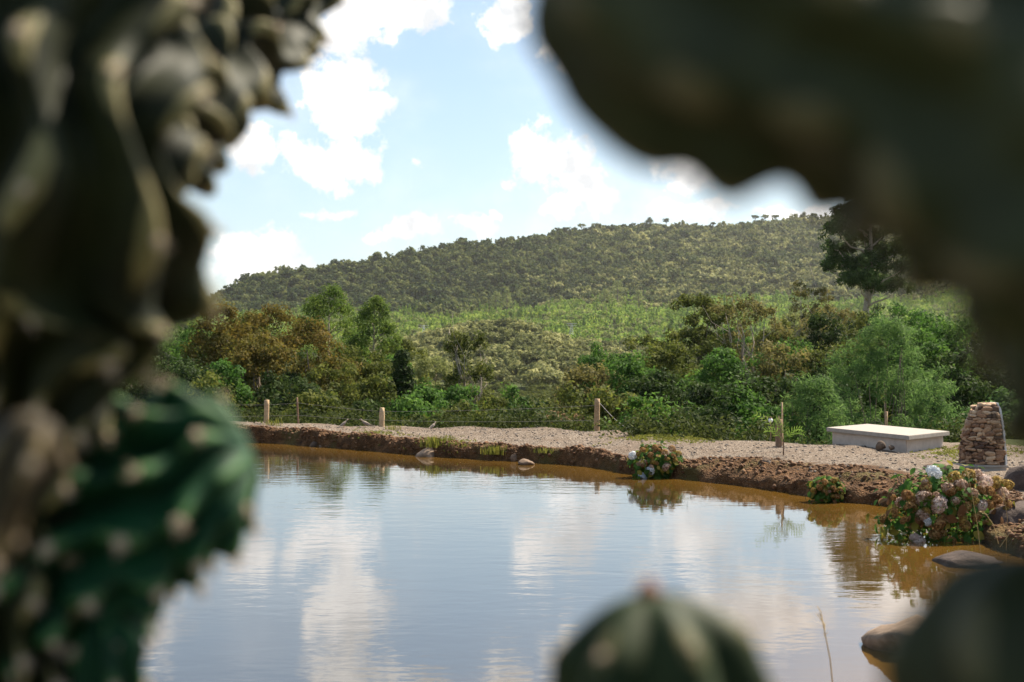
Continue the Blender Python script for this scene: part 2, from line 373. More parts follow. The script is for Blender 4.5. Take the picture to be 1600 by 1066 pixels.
# bank strip round the pond: crumbling earth edge below a gravelled top
def bank_profile(px):
    wide = np.interp(px, [-1e4, 300, 700, 960, 1080, 1180, 1290, 1400, 3000], [.45, .45, .5, .35, .9, 1.25, 1.5, 1.3, 1.0])
    return wide
OFFS = [-2.5,-1.2,-.5,-.2,-.05,.0,.04,.09,.15,.22,.3,.4,.5,.62,.75,.9,1.05,1.2,1.4,1.6,1.85,2.1,2.5,3,3.6,4.3,5.2,6.2,7.4,8.6,9.6,10.4]
def build_bank():
    S = SHORE; n = len(S)
    T = np.roll(S, -6, 0)-np.roll(S, 6, 0); T /= np.linalg.norm(T, axis=1)[:, None]
    # loop runs left->right along the far bank, so land lies to the left of the direction of travel
    NRM = np.stack([-T[:, 1], T[:, 0]], 1)
    for _ in range(60): NRM = (np.roll(NRM, 1, 0)+NRM+np.roll(NRM, -1, 0))/3
    NRM /= np.linalg.norm(NRM, axis=1)[:, None]
    k = len(OFFS); V = np.zeros((n, k, 3)); soil = np.zeros((n, k)); moss = np.zeros((n, k))
    for j, o in enumerate(OFFS):
        xy = S+NRM*o
        V[:, j, 0] = xy[:, 0]; V[:, j, 1] = xy[:, 1]
    px = 800+S[:, 0]/np.maximum(S[:, 1], 1)*F
    W = bank_profile(px)
    top = land(V[:, :, 0], V[:, :, 1])
    for i in range(n):
        s = i*.09
        for j, o in enumerate(OFFS):
            x, y = V[i, j, 0], V[i, j, 1]
            big = mnoise.fractal(Vector((x*.55, y*.55, 1.7)), 1, 2, 3)
            fin = mnoise.fractal(Vector((x*2.3, y*2.3, 4.1)), 1, 2, 4)
            w = W[i]*(1+.55*big)
            zt = top[i, j]
            if o <= 0:
                z = -.05+o*.55
                if o == 0: z = -.02+.03*fin
            else:
                t = min(o/w, 1)
                f1 = 1-(1-t)**2.4
                step_ = .30*min(o/.12, 1) if W[i] < .8 else .16*min(o/.12, 1)
                z = min(zt, step_*(1+.4*big)+(zt-step_)*f1)
                z += fin*.075*(1-max(0, t-.6)/.4*.85)*min(1, o/.1)+ (fin*.012)
            V[i, j, 2] = z
            # crumbling in and out
            if -.06 < o < w:
                sh = mnoise.fractal(Vector((x*1.3+5, y*1.3, z*3)), 1, 2, 4)*.16*(1-o/w*.6)
                V[i, j, 0] += NRM[i, 0]*sh; V[i, j, 1] += NRM[i, 1]*sh
            soil[i, j] = 1-sstep(w*.75, w*1.15+.12, o+.25*fin+.1*big)
            moss[i, j] = max(0, mnoise.fractal(Vector((x*.8, y*.8, 9.2)), 1, 2, 3))
        V[i, -1, 2] = top[i, -1]-.5
    i = np.arange(n*k).reshape(n, k); i2 = np.roll(i, -1, 0)
    Fc = np.stack([i[:, :-1], i2[:, :-1], i2[:, 1:], i[:, 1:]], -1).reshape(-1, 4)
    me = np_mesh('pond_bank', V.reshape(-1, 3), Fc[:, ::-1], {'soil': soil.ravel(), 'moss': moss.ravel()})
    m, nt, N, L, out = new_mat('gravel_and_earth')
    p = N.new('ShaderNodeBsdfPrincipled'); L.new(p.outputs[0], out.inputs[0]); p.inputs['Roughness'].default_value = .95
    p.inputs['Specular IOR Level'].default_value = .15
    co = worldco(N)
    vor = N.new('ShaderNodeTexVoronoi'); vor.inputs['Scale'].default_value = 24; L.new(co, vor.inputs['Vector'])
    sepc = N.new('ShaderNodeSeparateColor'); L.new(vor.outputs['Color'], sepc.inputs[0])
    grav = ramp(N, L, sepc.outputs[0], [(.0, (.090, .066, .048)), (.4, (.155, .118, .088)), (.75, (.215, .168, .128)), (1, (.32, .265, .215))])
    wide_n = noise(N, L, .9, 5, .6, co)
    grav = mixc(N, L, ramp(N, L, wide_n, [(.42, (0, 0, 0)), (.68, (.55, .55, .55))]), grav, (.13, .088, .060))
    mossn = N.new('ShaderNodeAttribute'); mossn.attribute_name = 'moss'
    earth = ramp(N, L, noise(N, L, 5, 8, .7, co), [(.28, (.026, .014, .007)), (.5, (.090, .045, .019)), (.66, (.165, .086, .038)), (.8, (.27, .165, .09))])
    earth = mixc(N, L, ramp(N, L, mossn.outputs['Fac'], [(.25, (0, 0, 0)), (.6, (.6, .6, .6))]), earth, (.085, .075, .022))
    so = N.new('ShaderNodeAttribute'); so.attribute_name = 'soil'
    ad = N.new('ShaderNodeMath'); ad.operation = 'MULTIPLY_ADD'; L.new(noise(N, L, 7, 6, .7, co), ad.inputs[0]); ad.inputs[1].default_value = .9; L.new(so.outputs['Fac'], ad.inputs[2])
    sf = ramp(N, L, ad.outputs[0], [(.72, (0, 0, 0)), (1.0, (1, 1, 1))])
    # wet foot of the bank
    L.new(mixc(N, L, sf, grav, earth), p.inputs['Base Color'])
    hgt = N.new('ShaderNodeMath'); hgt.operation = 'ADD'; L.new(vor.outputs['Distance'], hgt.inputs[0]); L.new(noise(N, L, 9, 8, .7, co), hgt.inputs[1])
    L.new(bump(N, L, hgt.outputs[0], .8, .05), p.inputs['Normal'])
    o = link('pond_bank', me, m, smooth=True); tag(o, kind='structure')
    return V, NRM, W
BANK_V, BANK_N, BANK_W = build_bank()
BANK_PX = 800+SHORE[:, 0]/np.maximum(SHORE[:, 1], 1)*F
def bank_pt(i, off):
    """point on the bank at shoreline index i, off metres inland"""
    j = np.interp(off, OFFS, np.arange(len(OFFS))); a = int(j); b = min(a+1, len(OFFS)-1); t = j-a
    return Vector(BANK_V[i, a]*(1-t)+BANK_V[i, b]*t)
def ground_z(x, y):
    d = (BANK_V[::2, :, 0]-x)**2+(BANK_V[::2, :, 1]-y)**2
    k = np.unravel_index(np.argmin(d), d.shape)
    return float(BANK_V[::2][k[0], k[1], 2]) if d[k] < .5 else float(land(x, y))

# water
def build_water():
    c = SHORE.mean(0); ring = c+(SHORE[::6]-c)*1.0
    T = np.roll(ring, -1, 0)-np.roll(ring, 1, 0); T /= np.linalg.norm(T, axis=1)[:, None]
    ring = ring+np.stack([-T[:, 1], T[:, 0]], 1)*.45
    k = len(ring); inner = c+(ring-c)*.82
    me = bpy.data.meshes.new('pond_water'); me.from_pydata([(x, y, 0) for x, y in ring]+[(x, y, 0) for x, y in inner], [], [(i, (i+1) % k, k+(i+1) % k, k+i) for i in range(k)]+[tuple(range(k, 2*k))]); me.update()
    if me.polygons[0].normal.z < 0: me.flip_normals()
    at = me.attributes.new('reflection_tint', 'FLOAT', 'POINT'); at.data.foreach_set('value', np.concatenate([np.ones(k), np.zeros(k)]).astype(np.float32))
    m, nt, N, L, out = new_mat('pond_water')
    p = N.new('ShaderNodeBsdfPrincipled'); L.new(p.outputs[0], out.inputs[0])
    sh_ = N.new('ShaderNodeAttribute'); sh_.attribute_name = 'reflection_tint'
    L.new(mixc(N, L, sh_.outputs['Fac'], (.030, .022, .011), (.155, .078, .011)), p.inputs['Base Color']); p.inputs['Roughness'].default_value = .03  # gold near shore: turbid water plus bank and tree reflections, put into the colour
    p.inputs['IOR'].default_value = 1.9
    co = worldco(N)
    mp = N.new('ShaderNodeMapping'); mp.inputs['Scale'].default_value = (.55, 1.0, 1); mp.inputs['Rotation'].default_value = (0, 0, R(12)); L.new(co, mp.inputs[0])
    a = noise(N, L, 2.6, 3, .5, mp.outputs[0], .3); b = noise(N, L, 9.0, 2, .5, mp.outputs[0])
    # ripples come and go in patches, as breeze does
    pt = ramp(N, L, noise(N, L, .16, 3, .5, co), [(.35, (.25, .25, .25)), (.65, (1, 1, 1))])
    s1 = N.new('ShaderNodeMath'); s1.operation = 'MULTIPLY_ADD'; L.new(b, s1.inputs[0]); s1.inputs[1].default_value = .22; L.new(a, s1.inputs[2])
    s2 = N.new('ShaderNodeMath'); s2.operation = 'MULTIPLY'; L.new(s1.outputs[0], s2.inputs[0]); L.new(pt, s2.inputs[1])
    L.new(bump(N, L, s2.outputs[0], 1.0, .0055), p.inputs['Normal'])
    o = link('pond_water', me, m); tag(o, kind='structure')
build_water()

# ------------------------------------------------------------------ foliage
def leaves(rng, centers, radii, per, size, aspect=.5, outw=.5, upw=.3, squash=.8, tints=None, tip=None, shell=.5, droop=0.0):
    """leaf-sized quads spread through clumps. centers (k,3), radii (k,), per leaves each"""
    k = len(centers); n = k*per
    c = np.repeat(centers, per, 0); r = np.repeat(radii, per)
    d = rng.normal(size=(n, 3)); d /= np.linalg.norm(d, axis=1)[:, None]
    rad = (shell+(1-shell)*rng.random(n)**.6)*(1+.12*rng.normal(size=n))
    pos = c+d*(r*rad)[:, None]*np.array([1, 1, squash])
    nm = d*outw+rng.normal(size=(n, 3))*.4+np.array([0, 0, upw]); nm /= np.linalg.norm(nm, axis=1)[:, None]
    a = rng.normal(size=(n, 3)); a[:, 2] -= droop; a -= (a*nm).sum(1)[:, None]*nm; a /= np.linalg.norm(a, axis=1)[:, None]
    b = np.cross(nm, a)
    s = size*(.6+.8*rng.random(n)); a = a*s[:, None]; b = b*(s*aspect)[:, None]
    V = np.stack([pos-a, pos-a*.1+b, pos+a, pos-a*.1-b], 1).reshape(-1, 3)
    Fc = np.arange(n*4).reshape(n, 4)
    ti = np.repeat(rng.random(k) if tints is None else tints, per)*.6+rng.random(n)*.4
    tw = np.zeros(n) if tip is None else np.clip(np.repeat(tip, per)+rng.normal(size=n)*.18, 0, 1)
    return V, Fc, {'tint': np.repeat(ti, 4), 'tipw': np.repeat(tw, 4)}

def clumps_on(rng, blobs, n):
    """clump centres over the shells of ellipsoid masses"""
    w = np.array([(b[3]*b[4]+b[3]*b[5]+b[4]*b[5]) for b in blobs]); w = w/w.sum()
    ix = rng.choice(len(blobs), n, p=w); B = np.array(blobs)[ix]
    d = rng.normal(size=(n, 3)); d /= np.linalg.norm(d, axis=1)[:, None]; d[:, 2] = np.where(d[:, 2] < -.35, -d[:, 2], d[:, 2])
    rr = .45+.55*rng.random(n)**.45
    return B[:, :3]+d*B[:, 3:6]*rr[:, None]

LM = {
 'rust': leaf_mat('rust_leaf', (0.046, 0.056, 0.013), (0.094, 0.096, 0.018), (0.164, 0.140, 0.027), 0.47, tip=(0.146, 0.100, 0.020)),
 'olive': leaf_mat('olive_leaf', (0.044, 0.059, 0.013), (0.091, 0.109, 0.021), (0.164, 0.173, 0.035), 0.50),
 'dark': leaf_mat('dark_leaf', (.013, .024, .007), (.030, .052, .012), (.065, .098, .022), 0.40),
 'green': leaf_mat('green_leaf', (0.031, 0.070, 0.013), (0.066, 0.140, 0.024), (0.133, 0.231, 0.040), 0.52),
 'bright': leaf_mat('bright_leaf', (.025, .066, .012), (.055, .125, .020), (.11, .20, .035), 0.50),
 'feather': leaf_mat('feathery_leaf', (0.050, 0.099, 0.027), (0.097, 0.173, 0.045), (0.180, 0.272, 0.074), 0.54),
 'euc': leaf_mat('eucalypt_leaf', (0.046, 0.085, 0.016), (0.104, 0.162, 0.027), (0.204, 0.257, 0.045), 0.54),
 'brown': leaf_mat('brown_leaf', (0.065, 0.064, 0.018), (0.135, 0.123, 0.037), (0.238, 0.199, 0.069), 0.50),
 'pink': leaf_mat('dry_leaf', (0.133, 0.082, 0.040), (0.234, 0.149, 0.077), (0.345, 0.231, 0.121), 0.42),
 'pale': leaf_mat('pale_leaf', (0.118, 0.140, 0.045), (0.219, 0.239, 0.080), (0.361, 0.364, 0.147), 0.50),
 'bigeuc': leaf_mat('dark_eucalypt_leaf', (0.022, 0.047, 0.012), (0.046, 0.085, 0.018), (0.091, 0.140, 0.032), 0.42),
 'scrub': leaf_mat('scrub_leaf', (0.017, 0.030, 0.007), (0.043, 0.059, 0.013), (0.092, 0.105, 0.022), .42),
 'palm': leaf_mat('palm_leaf', (0.070, 0.124, 0.024), (0.133, 0.215, 0.040), (0.251, 0.331, 0.066), 0.47),
}

def limb(mb, p0, p1, r0, r1, rng, n=5, wob=.06, sides=6):
    p0 = np.array(p0, float); p1 = np.array(p1, float); L = np.linalg.norm(p1-p0)
    pts = [p0+(p1-p0)*t+(rng.normal(size=3)*wob*L*(1-abs(2*t-1)) if 0 < t < 1 else 0) for t in np.linspace(0, 1, n)]
    mb.tube(pts, [r0+(r1-r0)*t for t in np.linspace(0, 1, n)], sides)
    return pts

def tree(name, label, px, top, D, w, kind, style='round', base=None, group=None, seed=0, dens=1.0, leaf=None, cat='tree', depth=None, low=None):
    """px/top: where the crown's tip stands; D: distance; w: crown width in photograph pixels"""
    rng = np.random.default_rng(1000+seed)
    x = X_at(px, D); zb = float(land(np.array(x), np.array(D))) if base is None else base
    zt = EYE+(HY-top)/F*D; H = zt-zb; wd = w/F*D*1.5; rx = wd/2; ry = rx if depth is None else depth
    root = empty(name, (x, D, zb)); tag(root, label, cat, group)
    mb = MB(); lf = leaf or .105; C = []; Rr = []; per = 100
    lowz = H*.12 if low is None else low*H
    bark = M['bark']
    if style == 'round':
        n = int(110*dens*max(.5, (wd*H)/45)); n = min(n, 190)
        blobs = []
        ch = H-lowz
        for q in range(9):
            a = rng.random()*6.28; rr = rng.random()**.5*.55; hz = lowz+ch*(.2+.62*rng.random())
            s = .42+.2*rng.random(); k = 1-.5*max(0, (hz-lowz)/ch-.55)
            blobs.append((math.cos(a)*rr*rx*k, math.sin(a)*rr*ry*k, hz, rx*s, ry*s, min(ch*.26, rx*s*.9)))
        blobs.append((0, 0, H-ch*.2, rx*.45, ry*.45, ch*.2)); blobs.append((0, 0, lowz+ch*.4, rx*.7, ry*.7, ch*.36))
        C = clumps_on(rng, blobs, n); Rr = np.full(n, .30+.10*wd**.5)*(.7+.6*rng.random(n))
        mb.tube([(0, 0, -.4), (.1, 0, H*.2), (-.1, .1, H*.45), (0, 0, H*.75)], [H*.022, H*.018, H*.013, H*.005], 7)
        for b in blobs[:8]: limb(mb, (0, 0, H*(.15+.3*rng.random())), b[:3], H*.011, H*.003, rng)
    elif style == 'shrub':
        n = int(70*dens*max(.5, wd*H/14)); n = min(n, 240); blobs = []
        for q in range(8):
            a = rng.random()*6.28; rr = rng.random()**.5*.6
            blobs.append((math.cos(a)*rr*rx, math.sin(a)*rr*ry, H*(.2+.45*rng.random()), rx*.45, ry*.45, H*.25))
        blobs.append((0, 0, H*.62, rx*.5, ry*.5, H*.36))
        C = clumps_on(rng, blobs, n); C[:, 2] = np.maximum(C[:, 2], .1); Rr = np.full(n, .22+.10*wd**.5)*(.7+.6*rng.random(n))
        for b in blobs: limb(mb, (rng.normal()*.1, rng.normal()*.1, -.2), b[:3], .05, .012, rng, 4)
    elif style == 'euc':
        n = int(150*dens); t = rng.random(n)**.8; a = rng.random(n)*6.28
        prof = np.interp(t, [0, .12, .35, .7, .92, 1], [.35, .8, 1, .72, .35, .08])
        rr = prof*rx*(.35+.65*rng.random(n)**.5)
        C = np.stack([np.cos(a)*rr, np.sin(a)*rr, lowz+(H-lowz)*t*.97], 1); Rr = (.34+.22*rng.random(n))*(wd/4)**.4
        bark = M['pale_bark']
        mb.tube([(0, 0, -.5), (.05, 0, H*.3), (-.08, .05, H*.6), (0, 0, H*.96)], [H*.014, H*.011, H*.007, .02], 7)
        for q in range(0, n, 4): limb(mb, (0, 0, max(H*.15, C[q][2]-.9)), C[q], .035, .01, rng, 3)
    elif style == 'cone':
        n = int(130*dens); t = rng.random(n); a = rng.random(n)*6.28; rr = (1-t)**.7*rx*(.4+.6*rng.random(n)**.5)
        C = np.stack([np.cos(a)*rr, np.sin(a)*rr, lowz+(H-lowz)*t], 1); Rr = .25+.2*rng.random(n)
        mb.tube([(0, 0, -.4), (0, 0, H*.5), (0, 0, H*.95)], [H*.02, H*.012, .02], 6)
    elif style == 'umbrella':
        n = int(80*dens); blobs = []
        for q in range(9):
            a = q*.7+rng.random(); rr = (.25+.6*rng.random())*rx
            blobs.append((math.cos(a)*rr, math.sin(a)*rr, H-(H*.05+H*.30*rng.random()), rx*.36, ry*.36, H*.055))
        blobs.append((0, 0, H*.95, rx*.35, ry*.35, H*.05))
        C = clumps_on(rng, blobs, n); Rr = .32+.25*rng.random(n)
        pts = limb(mb, (0, 0, -.4), (0, 0, H*.5), H*.02, H*.014, rng, 5, .03)
        for b in blobs: limb(mb, pts[-1], (b[0], b[1], b[2]-.1), H*.011, .02, rng, 5, .07)
    elif style == 'sparse':
        n = int(90*dens); blobs = []; bark = M['pale_bark']
        for q in range(10):
            a = rng.random()*6.28; rr = rng.random()**.5*.75
            blobs.append((math.cos(a)*rr*rx, math.sin(a)*rr*ry, lowz+(H-lowz)*(.25+.7*rng.random()), rx*.34, ry*.34, (H-lowz)*.14))
        C = clumps_on(rng, blobs, n); Rr = .25+.25*rng.random(n); per = 42
        pts = limb(mb, (0, 0, -.4), (0, 0, H*.45), H*.017, H*.012, rng, 5, .04)
        for b in blobs:
            q = limb(mb, (0, 0, H*(.28+.17*rng.random())), b[:3], H*.009, .015, rng, 6, .08)
            for e in range(3): limb(mb, q[3], np.array(b[:3])+rng.normal(size=3)*np.array(b[3:6])*.9, .025, .008, rng, 4, .1)
    elif style == 'feather':
        n = int(150*dens*max(.6, wd*H/30)); n = min(n, 300)
        t = rng.random(n); a = rng.random(n)*6.28; prof = np.interp(t, [0, .2, .55, .85, 1], [.85, 1, .85, .5, .15])
        lob = 1+.28*np.sin(a*3+t*5+seed); rr = prof*lob*(.45+.55*rng.random(n)**.5)
        C = np.stack([np.cos(a)*rr*rx, np.sin(a)*rr*ry, H*(.06+.92*t)], 1); Rr = .28+.25*rng.random(n)
        for q in range(0, n, 6): limb(mb, (C[q][0]*.15, C[q][1]*.15, -.2), C[q], .035, .008, rng, 4, .04)
    tip = None
    C = np.asarray(C); Rr = np.asarray(Rr)
    if kind == 'rust': tip = np.clip((C[:, 2]/H-.62)*2.0+rng.normal(size=len(C))*.22, 0, .85)
    asp = {'feather': .16, 'euc': .3, 'sparse': .4}.get(style, .48)
    V, Fc, at = leaves(rng, C, Rr, per, lf, asp, outw=.8, tip=tip, droop={'euc': .8, 'feather': .5}.get(style, .2), shell=.35)
    link('crown', np_mesh('crown', V, Fc, at), LM[kind], root)
    mb.build('trunk' if style not in ('shrub', 'feather') else 'stems', bark, root, smooth=True)
    return root

TREES = [
 # name, label, px, top, D, w, leaf colour, style, extra
 ('broadleaf_tree','dark green tree at the far left edge behind the cactus',262,528,82,130,'dark','round',{}),
 ('broadleaf_tree','shaded dark tree between the left cactus and the bright green bush',205,545,90,120,'dark','round',{}),
 ('broadleaf_tree','leftmost rusty topped tree, beside the left cactus',345,474,92,120,'rust','round',{}),
 ('broadleaf_tree','tallest rusty brown topped tree left of the two eucalypts',418,467,96,125,'rust','round',{}),
 ('broadleaf_tree','rusty topped tree touching the taller eucalypt on its left',478,503,86,125,'rust','round',{}),
 ('broadleaf_tree','olive tree with rusty top in front of the tallest rusty tree',405,520,80,110,'rust','round',{'dens':.9}),
 ('broadleaf_tree','low dark tree under the leftmost rusty topped tree',300,560,74,110,'dark','round',{}),
 ('leafy_shrub','bright green bush in the dark trees on the left',352,556,68,78,'bright','round',{'low':.05}),
 ('eucalyptus_tree','taller of the two slender eucalypts on the left',515,443,100,105,'euc','euc',{'low':.25,'dens':1.3}),
 ('eucalyptus_tree','shorter slender eucalypt right of the taller one',585,462,97,74,'euc','euc',{'low':.25}),
 ('conifer_tree','small dark pointed conifer at the foot of the shorter eucalypt',629,552,78,48,'dark','cone',{}),
 ('broadleaf_tree','dark olive tree below the taller eucalypt',520,560,74,120,'olive','round',{}),
 ('broadleaf_tree','olive yellow tree below the shorter eucalypt',590,585,72,100,'olive','round',{}),
 ('broadleaf_tree','dark tree behind the fence post with thin pole beside it',440,575,68,110,'dark','round',{}),
 ('broadleaf_tree','slim brownish tree standing before the wooded knoll',738,530,84,62,'olive','sparse',{'low':.3,'dens':1.3}),
 ('leafy_shrub','green shrub spreading under the slim brownish tree',715,592,74,105,'green','shrub',{}),
 ('leafy_shrub','olive shrub right of the small dark conifer',668,600,70,90,'green','shrub',{}),
 ('leafy_shrub','rounded olive shrub in the gap before the knoll',775,618,70,95,'olive','shrub',{}),
 ('leafy_shrub','glossy bright green bush in the gap before the knoll',828,616,64,52,'bright','shrub',{}),
 ('dry_shrub','pinkish brown leafless shrub left of the tall fence post',866,628,58,85,'pink','shrub',{'leaf':.08}),
 ('broadleaf_tree','brownish tree at the left end of the right hand wood',925,560,72,110,'brown','round',{'dens':.9}),
 ('broadleaf_tree','small dark green crown poking above the brownish tree',928,541,90,58,'bright','round',{}),
 ('broadleaf_tree','wide green tree behind the tall fence post',985,556,70,120,'green','round',{}),
 ('broadleaf_tree','broad yellow green tree below the umbrella crowned tree',1062,540,76,150,'olive','round',{}),
 ('broadleaf_tree','green tree left of the twiggy brown tree',1130,545,70,130,'green','round',{}),
 ('umbrella_tree','dark flat crowned tree with open branches against the hill',1085,463,98,125,'olive','umbrella',{'dens':1.3}),
 ('twiggy_tree','tall twiggy brown tree with pale trunk in the right wood',1178,448,88,95,'brown','sparse',{'low':.35,'dens':1.1}),
 ('broadleaf_tree','olive brown tree right of the twiggy tree trunk',1213,525,76,85,'brown','round',{'dens':.8}),
 ('broadleaf_tree','pale hazy tree behind the twiggy brown tree',1235,478,125,85,'pale','round',{}),
 ('twiggy_tree','brown thin crowned tree left of the giant eucalypt',1268,447,112,70,'brown','sparse',{'low':.3}),
 ('twiggy_tree','brown feathery crowned tree under the giant eucalypt',1330,470,108,120,'brown','sparse',{'low':.3,'dens':1.2}),
 ('broadleaf_tree','dark round evergreen in the middle of the right wood',1284,492,84,95,'dark','round',{'dens':1.2}),
 ('eucalyptus_tree','giant dark eucalypt standing above the right wood',1352,296,120,140,'bigeuc','giant',{}),
 ('broadleaf_tree','green tree topping the wood below the giant eucalypt',1400,468,92,120,'green','round',{}),
 ('broadleaf_tree','olive tree between the dark evergreen and the giant eucalypt',1338,492,88,95,'olive','round',{}),
 ('broadleaf_tree','wide yellow green tree beside the blurred cactus on the right',1472,478,84,140,'green','round',{}),
 ('broadleaf_tree','brown tinged tree half hidden by the blurred cactus',1530,495,88,120,'olive','round',{}),
 ('broadleaf_tree','dark tree at the right edge behind the stone oven',1590,520,78,130,'dark','round',{}),
 ('feathery_tree','big soft feathery green tree above the concrete tank',1384,496,58,175,'feather','feather',{'dens':1.3}),
 ('feathery_shrub','feathery green shrub at the left end of the concrete tank',1272,588,52,120,'feather','feather',{}),
 ('feathery_shrub','leaning feathery shrub behind the right end of the tank',1460,590,52,90,'feather','feather',{}),
 ('broadleaf_tree','yellow green tree between the short eucalypt and the small conifer',648,590,84,90,'green','round',{}),
 ('broadleaf_tree','olive tree filling the gap left of the rusty trees, low on the slope',330,590,66,130,'olive','round',{}),
 ('broadleaf_tree','dark tree in front of the rusty tree by the taller eucalypt',475,590,64,110,'dark','round',{}),
 ('broadleaf_tree','green tree behind the thin leaning fence pole',500,610,60,100,'olive','round',{}),
 ('broadleaf_tree','dark green tree behind the short fence post',570,618,60,110,'dark','round',{}),
 ('broadleaf_tree','green tree behind the fence between the short post and the lone bird',640,625,58,110,'green','round',{}),
 ('broadleaf_tree','dark olive tree left of the glossy bright bush',720,632,58,110,'olive','round',{}),
 ('broadleaf_tree','dark tree below the glossy bright bush',800,640,56,100,'dark','round',{}),
 ('broadleaf_tree','olive tree on the crest between tall post and middle hydrangea',1020,610,56,120,'green','round',{}),
 ('broadleaf_tree','dark tree on the crest above the middle hydrangea',1120,620,54,120,'dark','round',{}),
 ('broadleaf_tree','olive tree low behind the globe lamp',1180,630,52,100,'green','round',{}),
 ('broadleaf_tree','yellowish tree just under the umbrella crowned tree',1110,530,88,120,'olive','round',{}),
 ('broadleaf_tree','green tree right below the pale hazy tree',1240,535,82,110,'green','round',{}),
 ('broadleaf_tree','olive tree on top of the wood right of the dark evergreen',1320,520,80,100,'olive','round',{}),
 ('broadleaf_tree','olive brown tree at the left end of the knoll',655,545,110,80,'pale','round',{}),
 ('broadleaf_tree','green tree behind the leftmost rusty topped tree, at its left',300,500,104,110,'green','round',{}),
 ('broadleaf_tree','olive tree between the two tallest rusty trees',385,490,104,100,'olive','round',{}),
 ('broadleaf_tree','dark green tree between the two slender eucalypts',552,520,104,90,'green','round',{}),
 ('broadleaf_tree','olive tree below and between the two slender eucalypts',555,545,90,100,'olive','round',{}),
 ('broadleaf_tree','dark green tree in the shade under the tallest rusty tree',415,570,84,120,'dark','round',{}),
 ('broadleaf_tree','green tree directly behind the small dark conifer',612,560,92,80,'green','round',{}),
 ('broadleaf_tree','small green tree right of the slim brownish tree',790,600,82,80,'green','round',{}),
 ('broadleaf_tree','olive tree right of the pinkish leafless shrub',900,605,64,90,'olive','round',{}),
 ('broadleaf_tree','dark tree in the shade between the wide green and yellow green trees',1030,575,66,110,'dark','round',{}),
 ('broadleaf_tree','bright green tree in front of the twiggy brown tree',1155,590,60,110,'green','round',{}),
 ('broadleaf_tree','green tree between the two twiggy brown trees',1228,505,96,90,'olive','round',{}),
 ('broadleaf_tree','yellow green tree above the feathery tree, at its left',1345,520,78,100,'green','round',{}),
 ('broadleaf_tree','bright green tree above the feathery tree, at its right',1440,505,76,110,'green','round',{}),
 ('broadleaf_tree','green tree behind the wide green tree, right of the small dark crown',965,548,92,110,'green','round',{}),
 ('broadleaf_tree','olive tree left of the umbrella crowned tree',1035,535,96,110,'olive','round',{}),
 ('broadleaf_tree','green tree between the umbrella crowned and twiggy trees',1135,515,98,100,'green','round',{}),
 ('broadleaf_tree','dark tree behind the giant eucalypt trunk',1375,480,104,110,'dark','round',{}),
 ('broadleaf_tree','green tree at the very left, above the low dark tree',240,510,98,120,'green','round',{}),
 ('broadleaf_tree','olive tree at the right foot of the shorter eucalypt',618,525,100,80,'olive','round',{}),
 ('broadleaf_tree','dark understorey tree behind the feathery tree',1300,560,70,120,'dark','round',{}),
 ('broadleaf_tree','dark green tree over the right end of the tank',1490,540,64,110,'dark','round',{}),
 ('leafy_shrub','light green shrub right behind the stone oven',1570,600,48,110,'feather','shrub',{'dens':1.3}),
 ('leafy_shrub','light green shrub between the tank and the stone oven',1500,640,50,60,'green','shrub',{}),
 ('broadleaf_tree','dark tree behind the broken post and thin pole',1180,575,62,115,'dark','round',{}),
 ('broadleaf_tree','dark tree behind the slack fence wire',1085,590,60,130,'dark','round',{}),
 ('broadleaf_tree','olive tree right behind the tall fence post',960,600,58,100,'olive','round',{}),
]
def giant_eucalypt(name, label, px, top, D, w):
    rng = np.random.default_rng(5)
    x = X_at(px, D); zb = float(land(np.array(x), np.array(D))); zt = EYE+(HY-top)/F*D; H = zt-zb; s = D/F
    root = empty(name, (x, D, zb)); tag(root, label, 'tree')
    mb = MB(); trunk = [(0, 0, -.5), (.2, 0, H*.3), (.1, .2, H*.55), (.5, 0, H*.78), (.3, 0, H*.97)]
    mb.tube(trunk, [.42, .34, .26, .17, .04], 9)
    # foliage masses where the photograph has them (px offsets from the trunk line, row)
    masses = [(-5,305,34,18),(25,322,36,22),(-30,338,20,16),(-42,368,26,20),(-18,392,20,14),(12,372,26,18),(-25,412,30,16),(10,418,30,20),(-8,440,30,14),(30,400,26,18),
              (48,360,26,20),(55,425,22,16),(58,330,24,18),(-2,345,20,14),(18,452,22,12),(62,450,20,14),(-48,388,10,12),(-50,418,9,9),(70,390,22,18),(35,440,22,14)]
    blobs = []
    for (ox, py, a, b) in masses:
        blobs.append((ox*s-.4, rng.normal()*30*s, EYE+(HY-py)/F*D-zb, a*s, a*s, b*s))
        bl = blobs[-1]; limb(mb, (.2, 0, max(H*.35, bl[2]-1.6)), bl[:3], .10, .025, rng, 5, .06)
    C = clumps_on(rng, blobs, 520); Rr = .36+.34*rng.random(520)
    V, Fc, at = leaves(rng, C, Rr, 60, .17, .32, droop=.8, shell=.35)
    link('crown', np_mesh('crown', V, Fc, at), LM['bigeuc'], root); mb.build('trunk', M['pale_bark'], root, smooth=True)
for i, (nm, lb, px, top, D, w, kd, st, ex) in enumerate(TREES):
    if st == 'giant': giant_eucalypt(nm, lb, px, top, D, w); continue
    tree(nm, lb, px, top, D, w, kd, st, seed=i, cat='shrub' if 'shrub' in nm else 'tree', **ex)

